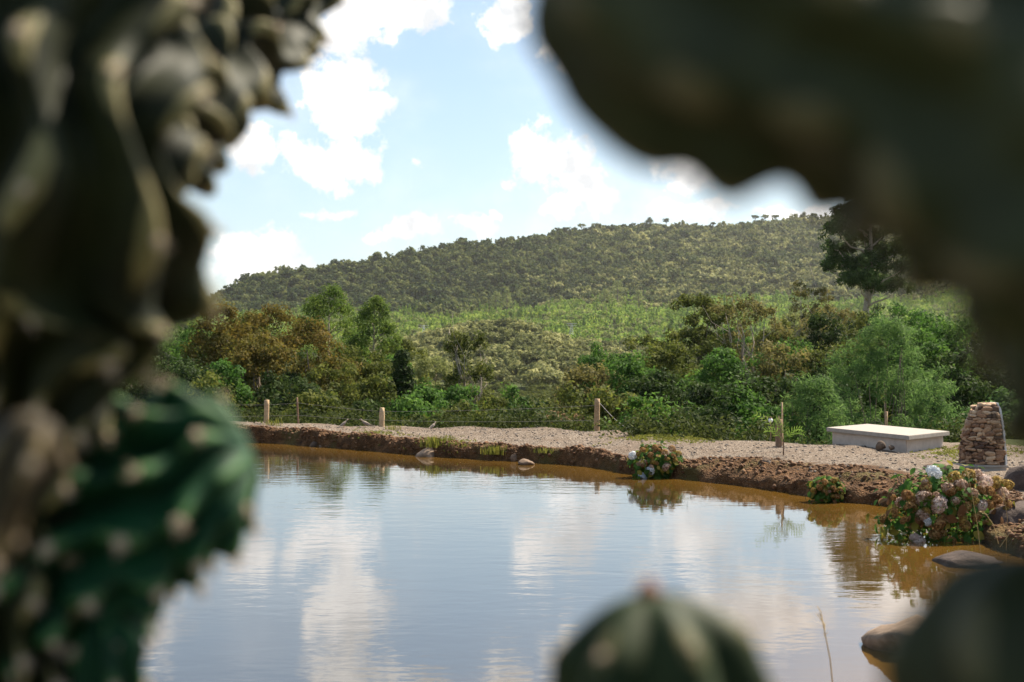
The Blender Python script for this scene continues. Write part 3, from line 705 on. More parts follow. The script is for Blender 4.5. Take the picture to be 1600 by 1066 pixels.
# low scrub along the back of the bank: a tangle nobody could count
def build_scrub():
    rng = np.random.default_rng(77); n = 520
    px = rng.uniform(-300, 1900, n); x0 = (px-800)/F*48
    by = np.interp(x0, BX, BY); D = by+rng.uniform(1.0, 7, n); x = (px-800)/F*D
    z = land(x, D)
    top = rng.uniform(.15, .6, n)*(1+.12*(D-by)); ok = ~((x > 7.2) & (x < 12) & (D < 41)); x, D, z, top = x[ok], D[ok], z[ok], top[ok]; n = len(x)
    C = []; Rr = []; T = []
    for i in range(n):
        for q in range(5):
            C.append((x[i]+rng.normal()*.5, D[i]+rng.normal()*.5, z[i]+top[i]*rng.random())); Rr.append(.25+.3*rng.random()); T.append(rng.random())
    V, Fc, at = leaves(rng, np.array(C), np.array(Rr), 34, .065, .45, tints=np.array(T), shell=.3)
    o = link('undergrowth', np_mesh('undergrowth', V, Fc, at), LM['scrub']); tag(o, 'tangled dark undergrowth behind the gravel bank', 'undergrowth', kind='stuff')
build_scrub()

# ------------------------------------------------------------------ far woods (masses): instanced crowns
protos = bpy.data.collections.new('far_crowns')
def proto(name, V, Fc, at, mat):
    me = np_mesh(name, V, Fc, at); me.materials.append(mat); o = bpy.data.objects.new(name, me); return o
FM = {
 'hill': leaf_mat('hillside_leaf', (.030, .052, .014), (.070, .098, .025), (.19, .205, .060), .40, objrand=.9),  # darkened: shade on the left slope put into the leaf colour
 'pine': leaf_mat('plantation_leaf', (.12, .22, .032), (.23, .34, .052), (.40, .46, .088), .48, objrand=.5),
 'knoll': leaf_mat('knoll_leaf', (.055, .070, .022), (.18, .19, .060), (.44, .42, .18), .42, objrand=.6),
 'tallpale': leaf_mat('tall_pale_leaf', (.11, .14, .04), (.21, .245, .075), (.33, .35, .12), .42),
}
def far_round(seed, n, per, lf, sq=.75):
    rng = np.random.default_rng(seed)
    blobs = [(rng.normal()*.38, rng.normal()*.38, .62+.16*rng.normal(), .5, .5, .38) for _ in range(6)]
    C = clumps_on(rng, blobs, n); C[:, 2] = np.maximum(C[:, 2], .05)
    return leaves(rng, C, np.full(n, .2)*(.7+.6*rng.random(n)), per, lf, .6, outw=.9, upw=.75, shell=.6)
def far_cone(seed, n, per, lf):
    rng = np.random.default_rng(seed); t = rng.random(n); a = rng.random(n)*6.28; rr = (1-t)**.8*.30
    C = np.stack([np.cos(a)*rr, np.sin(a)*rr, .12+1.35*t], 1)
    return leaves(rng, C, np.full(n, .12), per, lf, .5, outw=.8, upw=.3, shell=.5)
def far_araucaria(seed):
    rng = np.random.default_rng(seed); C = []
    for q in range(26):
        a = rng.random()*6.28; rr = .2+.38*rng.random(); C.append((math.cos(a)*rr, math.sin(a)*rr, .75+.28*rng.random()-.25*rr))
    return leaves(rng, np.array(C), np.full(len(C), .13), 16, .075, .6, outw=.9, upw=.7, shell=.6)
def gn_group(name, coll):
    g = bpy.data.node_groups.new(name, 'GeometryNodeTree')
    g.interface.new_socket('Geometry', in_out='INPUT', socket_type='NodeSocketGeometry')
    g.interface.new_socket('Geometry', in_out='OUTPUT', socket_type='NodeSocketGeometry')
    N = g.nodes; L = g.links
    gi = N.new('NodeGroupInput'); go = N.new('NodeGroupOutput')
    ci = N.new('GeometryNodeCollectionInfo'); ci.inputs['Collection'].default_value = coll; ci.inputs['Separate Children'].default_value = True; ci.inputs['Reset Children'].default_value = True
    ip = N.new('GeometryNodeInstanceOnPoints'); ip.inputs['Pick Instance'].default_value = True
    def attr(nm, t):
        a = N.new('GeometryNodeInputNamedAttribute'); a.data_type = t; a.inputs['Name'].default_value = nm
        return [s for s in a.outputs if s.enabled and s.name == 'Attribute'][0]
    L.new(gi.outputs[0], ip.inputs['Points']); L.new(ci.outputs[0], ip.inputs['Instance'])
    L.new(attr('pick', 'INT'), ip.inputs['Instance Index']); L.new(attr('size', 'FLOAT_VECTOR'), ip.inputs['Scale'])
    rot = attr('turn', 'FLOAT_VECTOR'); L.new(rot, ip.inputs['Rotation'])
    L.new(ip.outputs[0], go.inputs[0])
    return g
def forest(name, label, pts, pick, size, rng, objs):
    coll = bpy.data.collections.new(name+'_crowns')
    for o in objs: coll.objects.link(o)
    n = len(pts); me = bpy.data.meshes.new(name); me.vertices.add(n); me.vertices.foreach_set('co', np.asarray(pts, np.float32).ravel())
    a = me.attributes.new('pick', 'INT', 'POINT'); a.data.foreach_set('value', np.asarray(pick, np.int32))
    a = me.attributes.new('size', 'FLOAT_VECTOR', 'POINT'); a.data.foreach_set('vector', np.asarray(size, np.float32).ravel())
    t = np.zeros((n, 3), np.float32); t[:, 2] = rng.random(n)*6.28
    a = me.attributes.new('turn', 'FLOAT_VECTOR', 'POINT'); a.data.foreach_set('vector', t.ravel())
    o = link(name, me); md = o.modifiers.new('crowns', 'NODES'); md.node_group = gn_group(name, coll)
    tag(o, label, 'woodland', kind='stuff')
    return o
def build_woods():
    rng = np.random.default_rng(3)
    # hillside forest
    n = 17000; px = rng.uniform(-300, 1900, n*2); D = rng.uniform(1250, 2130, n*2)
    dr = np.interp(px, *DRIDGE); edge = 1400+55*np.sin(px*.017)+40*np.sin(px*.051+1)+30*rng.normal(size=n*2); ok = (D < dr+25) & (D > edge)
    px = px[ok][:n]; D = D[ok][:n]; x = (px-800)/F*D; z = hill(x, D)
    s = rng.uniform(4.2, 9.0, len(px))*np.where(rng.random(len(px)) < .12, 1.35, 1)
    hs = s*rng.uniform(.9, 1.5, len(px))
    objs = [proto('crown_shape', *far_round(10+k, 26, 12, .14), FM['hill']) for k in range(4)]+[proto('rim_lit_crown_shape', *far_round(20+k, 26, 12, .14), FM['knoll']) for k in range(2)]
    rim_lit = rng.random(len(px)) < np.interp(px, [800, 1000, 1200], [.0, .3, .65])*np.interp(np.sin(x*.013)+np.sin(D*.021+x*.004), [-1.5, 1.5], [.4, 1.2])  # paler crowns towards the right: rim light put into the leaf colour
    pk = np.where(rim_lit, rng.integers(4, 6, len(px)), rng.integers(0, 4, len(px)))
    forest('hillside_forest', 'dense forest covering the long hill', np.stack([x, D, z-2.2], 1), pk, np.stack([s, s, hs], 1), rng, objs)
    # plantation of young trees on the slope below
    n = 12000; px = rng.uniform(-300, 1900, n); D = np.sqrt(rng.uniform(860**2, 1450**2, n)); x = (px-800)/F*D; z = hill(x, D)
    pat = np.sin(x*.031+D*.017)*np.sin(D*.043-x*.011)+.5*np.sin(x*.09)*np.sin(D*.07); s = rng.uniform(2.4, 4.2, n)*(1.1+.3*pat)*np.where(px > 850, 1.2, 1); objs = [proto('young_tree_shape', *far_cone(30+k, 40, 8, .09), FM['pine']) for k in range(3)]+[proto('young_round_shape', *far_round(36+k, 26, 12, .13), FM['pine' if k else 'tallpale']) for k in range(2)]
    forest('tree_plantation', 'bright green plantation of young trees below the hill', np.stack([x, D, z-.3], 1), np.where(pat+rng.normal(size=n)*.5 > .55, rng.integers(3, 5, n), rng.integers(0, 3, n)), np.stack([s, s, s*1.2], 1), rng, objs)
    # knoll wood
    n = 640; px = rng.uniform(560, 1300, n*3); D = rng.uniform(520, 860, n*3); x = (px-800)/F*D
    keep = rng.random(n*3) < np.exp(-((px-780)/170)**2-((D-690)/160)**2)*1.3+.12
    px, D, x = px[keep][:n], D[keep][:n], x[keep][:n]; z = hill(x, D); s = rng.uniform(4.5, 8.5, len(px))
    objs = [proto('knoll_crown_shape', *far_round(50+k, 46, 20, .085), FM['knoll']) for k in range(2)]+[proto('araucaria_shape', *far_araucaria(60+k), FM['knoll']) for k in range(2)]
    forest('knoll_wood', 'pale rounded wood covering the knoll before the plantation', np.stack([x, D, z-.8], 1), rng.choice(4, len(px), p=[.3, .3, .2, .2]), np.stack([s, s, s*1.1], 1), rng, objs)
    # valley wood between knoll and near trees
    n = 1400; px = rng.uniform(-300, 1900, n); D = np.sqrt(rng.uniform(140**2, 520**2, n)); x = (px-800)/F*D; z = land(x, D); s = rng.uniform(2.6, 4.6, n)
    keep = (2.8-(z+s*1.0))/D*F+550 > 585
    px, D, x, z, s = px[keep], D[keep], x[keep], z[keep], s[keep]; n = len(px)
    objs = [proto('valley_crown_shape', *far_round(70+k, 60, 26, .06), LM['olive']) for k in range(3)]
    forest('valley_wood', 'low olive wood filling the valley behind the near trees', np.stack([x, D, z-.5], 1), rng.integers(0, 3, n), np.stack([s, s, s], 1), rng, objs)
build_woods()

# trees one can pick out on the slope and on the skyline
def far_tree(name, label, px, top, D, hpx, wpx, kind, mat, group, seed):
    rng = np.random.default_rng(seed); s = D/F; H = hpx*s; rx = wpx*s/2
    p = P(px, top+hpx, D); root = empty(name, p); tag(root, label, 'tree', group)
    mb = MB(); mb.tube([(0, 0, -H*.3), (0, 0, H*.5), (0, 0, H*.95)], [H*.035, H*.025, H*.008], 6)
    if kind == 'flat':
        C = np.array([(math.cos(a)*r*rx, math.sin(a)*r*rx, H*(.98-.3*r*rng.random()-.06)) for a, r in zip(rng.random(26)*6.28, .25+.75*rng.random(26))]); q = H*.10
        for c in C[::3]: limb(mb, (0, 0, H*.55), c, H*.015, H*.006, rng, 3)
    else:
        t = rng.random(70); a = rng.random(70)*6.28; r = np.interp(t, [0, .25, .7, 1], [.55, 1, .65, .1])*(.4+.6*rng.random(70)); C = np.stack([np.cos(a)*r*rx, np.sin(a)*r*rx, H*(.1+.88*t)], 1); q = rx*.28
    V, Fc, at = leaves(rng, C, np.full(len(C), q), 16, max(.45, .9*s), .5, outw=.8, shell=.5)
    link('crown', np_mesh('crown', V, Fc, at), mat, root); mb.build('trunk', M['bark'], root)
G1 = 'trees on the skyline of the hill'; G2 = 'tall pale trees at the foot of the hill'
def ridge_D(px): return float(np.interp(px, *DRIDGE))
for (lb, px, top, h, w, k) in [('flat crowned araucaria alone on the left of the skyline',909,349,17,16,'flat'),('thin lone tree rising highest on the skyline',1041,341,18,9,'flat'),
      ('leftmost of three araucarias on the skyline',1180,336,16,13,'flat'),('middle of three araucarias on the skyline',1195,335,17,12,'flat'),('rightmost of three araucarias on the skyline',1212,335,17,13,'flat'),
      ('small lone tree on the skyline left of the three araucarias',1114,347,12,8,'flat'),('bushy tree at the end of the low skyline bump',1015,341,16,20,'oval'),('small pointed tree on the skyline left of the araucaria',886,355,12,8,'flat')]:
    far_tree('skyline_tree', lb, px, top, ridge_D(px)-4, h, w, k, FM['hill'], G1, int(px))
for (lb, px, top, h, w) in [('leftmost pale tall tree at the foot of the dark slope',775,455,26,26),('pale tall tree touching the leftmost one on its right',792,453,28,24),('large pale pointed tree in the middle of the slope',965,440,40,34),
      ('pale pointed tree just right of the large one',998,454,32,26),('pale tall tree left of the large pointed one',945,452,30,24),('rightmost dark pale edged tree beside the umbrella crowned tree',1040,475,40,28)]:
    far_tree('tall_tree', lb, px, top, 1330, h, w, 'oval', FM['tallpale'], G2, int(px)+5)
def pylon(label, px, top, D, h):
    s = D/F; H = h*s; root = empty('power_pylon', P(px, top+h, D)); tag(root, label, 'pylon', 'power pylons before the plantation')
    mb = MB(); w = H*.16
    for a, b in ((-1, -1), (1, -1), (1, 1), (-1, 1)): mb.tube([(a*w, b*w, 0), (a*w*.25, b*w*.25, H)], [.09, .07], 4)
    for k in range(5):
        z0, z1 = H*k/5, H*(k+1)/5; w0, w1 = w*(1-.75*k/5), w*(1-.75*(k+1)/5)
        for sy in (-1, 1): mb.tube([(-w0, sy*w0, z0), (w1, sy*w1, z1)], [.05, .05], 4); mb.tube([(w0, sy*w0, z0), (-w1, sy*w1, z1)], [.05, .05], 4)
    mb.build('lattice_tower', M['steel'], root)
    c = MB()
    for z in (.78, .95): c.tube([(-H*.45, 0, H*z), (H*.45, 0, H*z)], [.08, .08], 4)
    c.build('cross_arm', M['steel'], root)
pylon('faint lattice pylon at the left end of the knoll', 662, 508, 930, 18)
pylon('faint lattice pylon at the right end of the knoll', 893, 505, 930, 18)

# ------------------------------------------------------------------ fence, posts, tank, oven
def shore_i(px): 
    vis = np.where(SHORE[:, 1] > 24)[0]
    return int(vis[np.argmin(np.abs(BANK_PX[vis]-px))])
def ground_hit(px, py):
    """where the sight line through a photograph pixel meets the bank top"""
    for D in np.arange(14, 60, .05):
        p = P(px, py, D)
        if p.z <= ground_z(p.x, p.y): return p
    return P(px, py, 45)
def at_ground(px, D):
    x = X_at(px, D); return Vector((x, D, ground_z(x, D)))
def post_mesh(h, r, seed, sides=9, lean=(0, 0)):
    rng = np.random.default_rng(seed); mb = MB()
    pts = [(lean[0]*t, lean[1]*t, -.3+(h+.3)*t) for t in np.linspace(0, 1, 7)]
    mb.tube(pts, [r*(1+.06*rng.normal()) for _ in pts], sides)
    return mb
fence = empty('wire_fence', at_ground(600, 46.3)); tag(fence, 'rustic wire fence of wooden posts along the far gravel bank', 'fence')
posts = []
for (px, top, D, r, m, lb) in [(416, 625, 46.6, .082, 'wood_post', 'leftmost square cut fence post'), (467, 621, 46.5, .03, 'old_wood', 'thin leaning pole of the fence'), (596, 637, 45.6, .085, 'wood_post', 'short fence post with birds near it'),
                               (932, 623, 42.3, .085, 'wood_post', 'tall fence post in the middle')]:
    b = at_ground(px, D); h = EYE+(HY-top)/F*D-b.z
    o = post_mesh(h, r, int(px), lean=(-.06 if r < .05 else .02, 0)).build('post', M[m], fence, b-fence.location, True); o['label'] = lb
    posts.append((b, h))
bL = at_ground(150, 47.2)
ends = [(bL, 1.0)]+posts
for k in range(len(ends)-1):
    (b0, h0), (b1, h1) = ends[k], ends[k+1]
    for fr in (.35, .8):
        p0 = b0+Vector((0, -.08, h0*fr)); p1 = b1+Vector((0, -.08, h1*fr)); mb = MB()
        mb.tube([p0.lerp(p1, t)-Vector((0, 0, .22*t*(1-t)*(p1-p0).length*.12)) for t in np.linspace(0, 1, 14)], [.004]*14, 4)
        mb.build('wire', M['wire'], fence, -fence.location)
# the slack wire right of the tall post
mb = MB(); b, h = posts[-1]; p0 = b+Vector((.05, -.06, h*.92)); p1 = at_ground(1008, 41.2)+Vector((0, 0, .02))
mb.tube([p0.lerp(p1, t)-Vector((0, 0, .18*math.sin(t*3.14))) for t in np.linspace(0, 1, 16)], [.008]*16, 4); o = mb.build('wire', M['wire'], fence, -fence.location); o['label'] = 'slack wire falling to the ground'

b = at_ground(1217, 34.6); t_ = empty('broken_post', b); tag(t_, 'thick broken weathered post on the gravel behind the young palm', 'post')
mb = post_mesh(EYE+(HY-655)/F*34.6-b.z, .085, 5); mb.build('post_body', M['old_wood'], t_, smooth=True)
mb = MB(); mb.tube([(-.02, -.02, EYE+(HY-655)/F*34.6-b.z-.01), (.0, 0, EYE+(HY-651)/F*34.6-b.z+.02)], [.05, .012], 6); mb.build('splintered_top', M['old_wood'], t_)
b = at_ground(1223, 35.0); o = post_mesh(EYE+(HY-629)/F*35-b.z, .022, 8, 6, (-.02, 0)).build('thin_pole', M['wood_post'], None, b, True); tag(o, 'thin upright pole right beside the broken post', 'pole')
b = at_ground(1385, 40.5); o = post_mesh(EYE+(HY-643)/F*40.5-b.z, .04, 9, 7).build('garden_stake', M['wood_post'], None, b, True); tag(o, 'pale stake sticking up behind the concrete tank', 'stake')
# garden lamp ball on a stem beside the broken post
b = at_ground(1204, 37.0); zt = EYE+(HY-657)/F*37-b.z
t_ = empty('globe_lamp', b); tag(t_, 'small white globe lamp on a thin stem left of the broken post', 'lamp')
mb = MB(); mb.tube([(0, 0, -.1), (0, 0, zt-.05)], [.012, .012], 6); mb.build('stem', M['old_wood'], t_)
me = np_mesh('globe', ICO2[0]*.062, ICO2[1]); link('globe', me, M['white_paint'], t_, (0, 0, zt), True)
mb = MB(); mb.tube([(0, 0, zt+.05), (0, 0, zt+.09)], [.04, .028], 8); mb.build('cap', M['old_wood'], t_)

def build_tank():
    near, left, right = P(1420, 681, 33.6), P(1291, 668, 37.3), P(1484, 674, 35.5); zt = near.z
    near.z = left.z = right.z = zt; back = left+right-near; c = (left+right)/2
    zg = min(ground_z(c.x, c.y), .4); root = empty('concrete_tank', (c.x, c.y, zg)); tag(root, 'low grey concrete tank with overhanging slab lid on the gravel', 'tank')
    def prism(name, quad, z0, z1, mat, bev):
        bm = bmesh.new(); vs = [bm.verts.new((q.x-c.x, q.y-c.y, z0-zg)) for q in quad]; f = bm.faces.new(vs)
        r = bmesh.ops.extrude_face_region(bm, geom=[f]); bmesh.ops.translate(bm, vec=(0, 0, z1-z0), verts=[v for v in r['geom'] if isinstance(v, bmesh.types.BMVert)])
        bmesh.ops.recalc_face_normals(bm, faces=bm.faces); bmesh.ops.bevel(bm, geom=list(bm.edges), offset=bev, segments=2, affect='EDGES')
        me = bpy.data.meshes.new(name); bm.to_mesh(me); bm.free(); return link(name, me, mat, root)
    Q = [near, right, back, left]
    prism('lid', Q, zt-.105, zt, M['slab'], .012)
    inn = [c.lerp(q, .86).copy() if False else Vector((c.x+(q.x-c.x)*.9, c.y+(q.y-c.y)*.9, 0)) for q in Q]
    prism('wall', inn, -.9, zt-.107, M['concrete'], .01)
build_tank()

def build_oven():
    D = 28.0; c = P(1530, 735, D); zg = ground_z(c.x, D); s = D/F
    root = empty('stone_oven', (c.x, D, zg)); tag(root, 'half domed stone oven of stacked brown stones with white rim', 'oven')
    zb = EYE+(HY-724)/F*D-zg; ztop = EYE+(HY-630)/F*D-zg; H = ztop-zb; w = 57*s
    # footprint: rounded to the left, cut flat on the right; u = 0 at the right (flat) side, 1 at the left
    xr = 30*s
    def prof(t): return float(np.interp(t, [0, .25, .5, .7, .85, .94, 1], [1, .96, .87, .74, .58, .44, .28]))
    def lean(t): return xr-.09*t**1.5
    def outline(t, n=40):
        k = prof(t); a, b = w*k, .42*k**.6; pts = []
        for q in range(n+1):
            an = -math.pi/2-math.pi*q/n; pts.append((lean(t)+a*math.cos(an)*1.0, b*math.sin(an)))
        return pts
    mb = MB(); rows = 14; ring = []
    for r in range(rows+1):
        t = r/rows; ring.append([(x*1.0-.035*(1 if x < lean(t)-.01 else 0)*0, y*.92, zb+H*t*.985) for x, y in [(lean(t)+(x-lean(t))*.93, y) for x, y in outline(t)]])
    n = len(ring[0]); vs = [v for r in ring for v in r]; fs = []
    for r in range(rows):
        for q in range(n-1): fs.append((r*n+q, r*n+q+1, (r+1)*n+q+1, (r+1)*n+q))
        fs.append((r*n+n-1, r*n, (r+1)*n, (r+1)*n+n-1))
    fs.append(tuple(rows*n+q for q in range(n))); mb.add(vs, fs); mb.build('mortar_core', M['mortar'], root)
    rng = np.random.default_rng(12)
    shapes = []
    for k in range(9):
        v, f = ICO2; v = v.copy(); v = np.sign(v)*np.abs(v)**.8
        for i in range(len(v)):
            p = Vector(v[i]); v[i] = np.array(p*(1+.42*mnoise.fractal(p*1.2+Vector((k*5.3, k, 0)), 1, 2, 3)))
        v *= .5*1.12; me = np_mesh('stone', v, f); me.materials.append(M['stone']); shapes.append(me)
    z = zb
    while z < zb+H-.02:
        rh = rng.uniform(.040, .095); t = (z+rh/2-zb)/H; ol = np.array(outline(min(t, 1), 60)); seg = np.linalg.norm(np.diff(ol, axis=0), axis=1); cum = np.concatenate([[0], np.cumsum(seg)]); L_ = cum[-1]
        u = rng.uniform(0, .05)
        while u < L_:
            ln = rng.uniform(.05, .21); ln = min(ln, L_-u+.03); m = min(u+ln/2, L_)
            x = np.interp(m, cum, ol[:, 0]); y = np.interp(m, cum, ol[:, 1]); x2 = np.interp(min(m+.02, L_), cum, ol[:, 0]); y2 = np.interp(min(m+.02, L_), cum, ol[:, 1])
            an = math.atan2(y2-y, x2-x) if m+.02 < L_ else an
            hh = rh*rng.uniform(.7, 1.35)
            o = link('stone', shapes[rng.integers(9)], None, root, (x, y, z+rh/2+rng.normal()*.006))
            o.scale = (ln*1.02, rng.uniform(.09, .14), hh*1.12); o.rotation_euler = (rng.normal()*.12, rng.normal()*.16, an+rng.normal()*.2)
            u += ln
        z += rh*.93
    # cap stones
    for q in range(7):
        o = link('stone', shapes[q], None, root, (lean(1)-.03-.05*q, rng.normal()*.08, ztop-.02-.004*q*q*.4)); o.scale = (.14, .22, .06); o.rotation_euler = (0, -.1-.04*q, rng.normal()*.5)
    # white plaster front rim, slightly ragged
    mb = MB(); rim = []
    for r in range(25):
        t = r/24; k = prof(t); b = .42*k**.6+.03; x = lean(t); j = .008*rng.normal(); zz = zb+.004+(H+.01)*t
        rim.append([(x-.010, -b+.02, zz), (x+.022+j, -b+.01+j, zz), (x+.022+j, b, zz), (x-.010, b, zz)])
    vs = [v for r in rim for v in r]; fs = []
    for r in range(24):
        for q in range(4): fs.append((r*4+q, r*4+(q+1) % 4, (r+1)*4+(q+1) % 4, (r+1)*4+q))
    fs += [(3, 2, 1, 0), (96, 97, 98, 99)]; mb.add(vs, fs); mb.build('plaster_rim', M['plaster'], root)
    mb = MB(); mb.box((-.005, 0, zb-.022), (w+.07, .98, .042)); mb.build('hearth_plate', M['slab'], root)
    mb = MB(); mb.box((.08, 0, (zb-.045-.3)/2), (w-.1, .86, zb-.045+.3)); mb.build('plinth', M['concrete'], root)
build_oven()

# ------------------------------------------------------------------ rocks
def rock(name, label, px, py, D, w, h, seed, cat='rock', group=None, mat='rock', sink=.25, dy=None, peak=0.0):
    """px,py: foot of the rock in the photograph; w,h in photograph pixels"""
    s = D/F; p = P(px, py, D); me = rock_mesh(name, seed, w*s/2, (dy or w*s*.45), h*s*(.5+sink), peak=peak)
    o = link(name, me, M[mat], None, (p.x, p.y, p.z+h*s*(.5-sink)), True); o.rotation_euler = (0, 0, seed*.2); tag(o, label, cat, group)
    return o
def Dw(py): return EYE*F/(py-HY)
RK = 'rocks at the water edge'
rock('shore_rock', 'pale pyramid shaped rock standing in the water at left', 672, 713, Dw(713), 36, 15, 3, group=RK, peak=.6)
rock('shore_rock', 'rounded reddish rock in the water right of the pyramid one', 823, 726, Dw(726), 26, 9, 5, group=RK)
rock('shore_rock', 'flat rock at the waterline near the left end of the bank', 492, 697, Dw(697), 20, 8, 7, group=RK)
rock('shore_rock', 'small pale stone at the waterline farthest left', 447, 692, Dw(693), 9, 6, 8, group=RK)
rock('shore_rock', 'small stone right beside the flat rock at left', 503, 698, Dw(698), 10, 6, 9, group=RK)
rock('shore_rock', 'stone in the bank face just left of the pyramid rock', 645, 702, Dw(704)+.2, 14, 9, 10, group=RK)
rock('shore_rock', 'flat pale stone at the waterline between pyramid and reddish rock', 757, 718, Dw(718), 12, 6, 11, group=RK)
rock('shore_rock', 'dark stone at the waterline left of the reddish rock', 803, 719, Dw(721), 11, 9, 12, group=RK)
rock('shore_rock', 'flat slab in the water right of the middle hydrangea', 1136, 752, Dw(753), 30, 7, 13, group=RK)
rock('shore_rock', 'pale flat slab in the water below the young palm', 1196, 760, Dw(761), 26, 7, 14, group=RK)
rock('shore_rock', 'small white stone in the water left of the little hydrangea', 1226, 764, Dw(765), 11, 7, 15, group=RK)
rock('shore_rock', 'flat stone in the water, second from the middle hydrangea', 1166, 756, Dw(757), 14, 6, 16, group=RK)
rock('bank_rock', 'dark clod on the slope edge left of the young palm', 1196, 727, 30.2, 18, 14, 17)
rock('boulder', 'big brown boulder at the right edge behind the large hydrangea', 1602, 776, 24.8, 84, 58, 21, 'boulder', mat='dark_rock')
rock('boulder', 'dark boulder right of the large hydrangea, nearest the frame edge', 1592, 838, 21.4, 120, 60, 22, 'boulder', mat='dark_rock')
rock('boulder', 'dark wet boulder under the large hydrangea', 1508, 884, Dw(882), 120, 18, 23, 'boulder', mat='dark_rock')
rock('boulder', 'smooth brown boulder in the water before the blurred cactus', 1452, 1024, Dw(1016), 190, 62, 24, 'boulder')
rock('tank_rock', 'rounded reddish stone lying against the tank wall', 1376, 700, 34.2, 14, 10, 25)
rock('tank_rock', 'small dark stone beside the reddish one at the tank', 1393, 701, 34.0, 9, 5, 26)
rock('ridge_rock', 'pale stone on the gravel crest right of the tall fence post', 963, 677, 41.6, 15, 5, 27)
rock('bank_rock', 'mottled rock on the gravel beside the thin leaning pole', 482, 672, 45.6, 16, 8, 29)
rock('bank_rock', 'pale stone on the lip below the left bird', 533, 677, 43.9, 15, 7, 30)
rock('bank_rock', 'flat dark rock behind the large hydrangea beside the oven', 1468, 737, 27.3, 44, 14, 31)

def scatter_stuff(name, label, n, seed, offlo, offhi, smin, smax, mat, cat, pxr=(100, 1800), power=1.0):
    rng = np.random.default_rng(seed); v0, f0 = ico(1); idx = np.where((BANK_PX > pxr[0]) & (BANK_PX < pxr[1]) & (SHORE[:, 1] > 12))[0]
    V = []; Fc = []
    for k in range(n):
        i = int(rng.choice(idx)); W_ = BANK_W[i]; off = (offlo+(offhi-offlo)*rng.random()**power)*(W_ if offhi < 2.1 else 1)
        p = np.array(bank_pt(i, off)); s = smin+(smax-smin)*rng.random()**3
        v = v0*(1+.25*rng.normal(size=(len(v0), 1)))*np.array([1, 1, .7])*s; a = rng.random()*6.28; ca, sa = math.cos(a), math.sin(a)
        v = v@np.array([[ca, sa, 0], [-sa, ca, 0], [0, 0, 1]])
        V.append(v+p+np.array([0, 0, s*.15])); Fc.append(f0+k*len(v0))
    o = link(name, np_mesh(name, np.concatenate(V), np.concatenate(Fc)), M[mat]); tag(o, label, cat, kind='stuff')
M['clod'] = simple('earth_clod', [(.25, (.045, .022, .011)), (.5, (.13, .064, .030)), (.75, (.27, .165, .095))], 3.0, .95)
M['pebble'] = simple('pebble', [(.25, (.08, .066, .055)), (.5, (.15, .122, .10)), (.75, (.30, .26, .225))], 4.0, .9)
scatter_stuff('earth_clods', 'reddish earth clods and stones crumbling from the bank edge', 7000, 1, .02, 1.0, .010, .065, 'clod', 'earth', power=.8)
scatter_stuff('loose_gravel', 'loose gravel strewn over the top of the bank', 5200, 2, .5, 7, .012, .04, 'pebble', 'gravel')

# ------------------------------------------------------------------ hydrangeas
def leaf_blade(name, L_, W_, fold=.12):
    mb = MB(); rows = [(-.02, .02), (.2, .75), (.45, 1.0), (.7, .8), (.9, .35), (1.0, .02)]
    vs = []; fs = []
    for t, w in rows:
        zc = -.25*t*t*L_; vs += [(-w*W_/2, t*L_, zc+fold*w*W_*.6), (0, t*L_, zc), (w*W_/2, t*L_, zc+fold*w*W_*.6)]
    for r in range(len(rows)-1):
        a = r*3; fs += [(a, a+1, a+4, a+3), (a+1, a+2, a+5, a+4)]
    mb.add(vs, fs); return mb.mesh(name)
def flower_head_mesh(seed):
    rng = np.random.default_rng(seed); n = 120; V = []; Fc = []; T = []
    for k in range(n):
        zf = 1-1.55*(k+.5)/n; a = k*2.39996; r = math.sqrt(max(0, 1-zf*zf)); d = np.array([r*math.cos(a), r*math.sin(a), zf*.88]); d0 = d/np.linalg.norm(d)
        up = np.array([.2, .3, .9]); t1 = np.cross(d0, up); t1 /= np.linalg.norm(t1); t2 = np.cross(d0, t1); ph = rng.random()*6.28; q = rng.random()
        c = d*(.78+.26*rng.random())
        for m in range(4):
            an = ph+m*math.pi/2; e = t1*math.cos(an)+t2*math.sin(an); g = -t1*math.sin(an)+t2*math.cos(an); L_ = .17
            b = len(V); V += [c, c+e*L_*.6+g*L_*.5+d0*.12*rng.random(), c+e*L_*1.15+d0*.10*rng.normal(), c+e*L_*.6-g*L_*.5+d0*.12*rng.random()]; Fc.append((b, b+1, b+2, b+3)); T += [q]*4
    return np_mesh('flower_head', np.array(V), np.array(Fc), {'tint': np.array(T), 'tipw': np.zeros(len(T))})
HM = {'rose': leaf_mat('hydrangea_rose', (.18, .095, .06), (.42, .27, .19), (.62, .47, .37), .3), 'rust': leaf_mat('hydrangea_rust', (.12, .055, .018), (.30, .155, .055), (.47, .29, .12), .3),
      'ochre': leaf_mat('hydrangea_ochre', (.13, .075, .018), (.30, .19, .045), (.46, .33, .10), .3), 'white': leaf_mat('hydrangea_white', (.50, .54, .60), (.66, .69, .74), (.80, .82, .84), .3),
      'blush': leaf_mat('hydrangea_blush', (.48, .33, .27), (.64, .49, .42), (.78, .66, .59), .3)}
HL = [leaf_mat('hydrangea_leaf_green', (.03, .085, .015), (.055, .13, .022), (.09, .18, .03), .35), leaf_mat('hydrangea_leaf_yellow', (.16, .15, .02), (.23, .20, .035), (.30, .25, .05), .35),
      leaf_mat('hydrangea_leaf_brown', (.11, .05, .02), (.17, .08, .03), (.22, .12, .05), .3)]
def const_tint(me, v):
    n = len(me.vertices)
    for nm, val in (('tint', v), ('tipw', 0)):
        a = me.attributes.new(nm, 'FLOAT', 'POINT'); a.data.foreach_set('value', np.full(n, val, np.float32))
    return me
HEADS = {k: [] for k in HM}
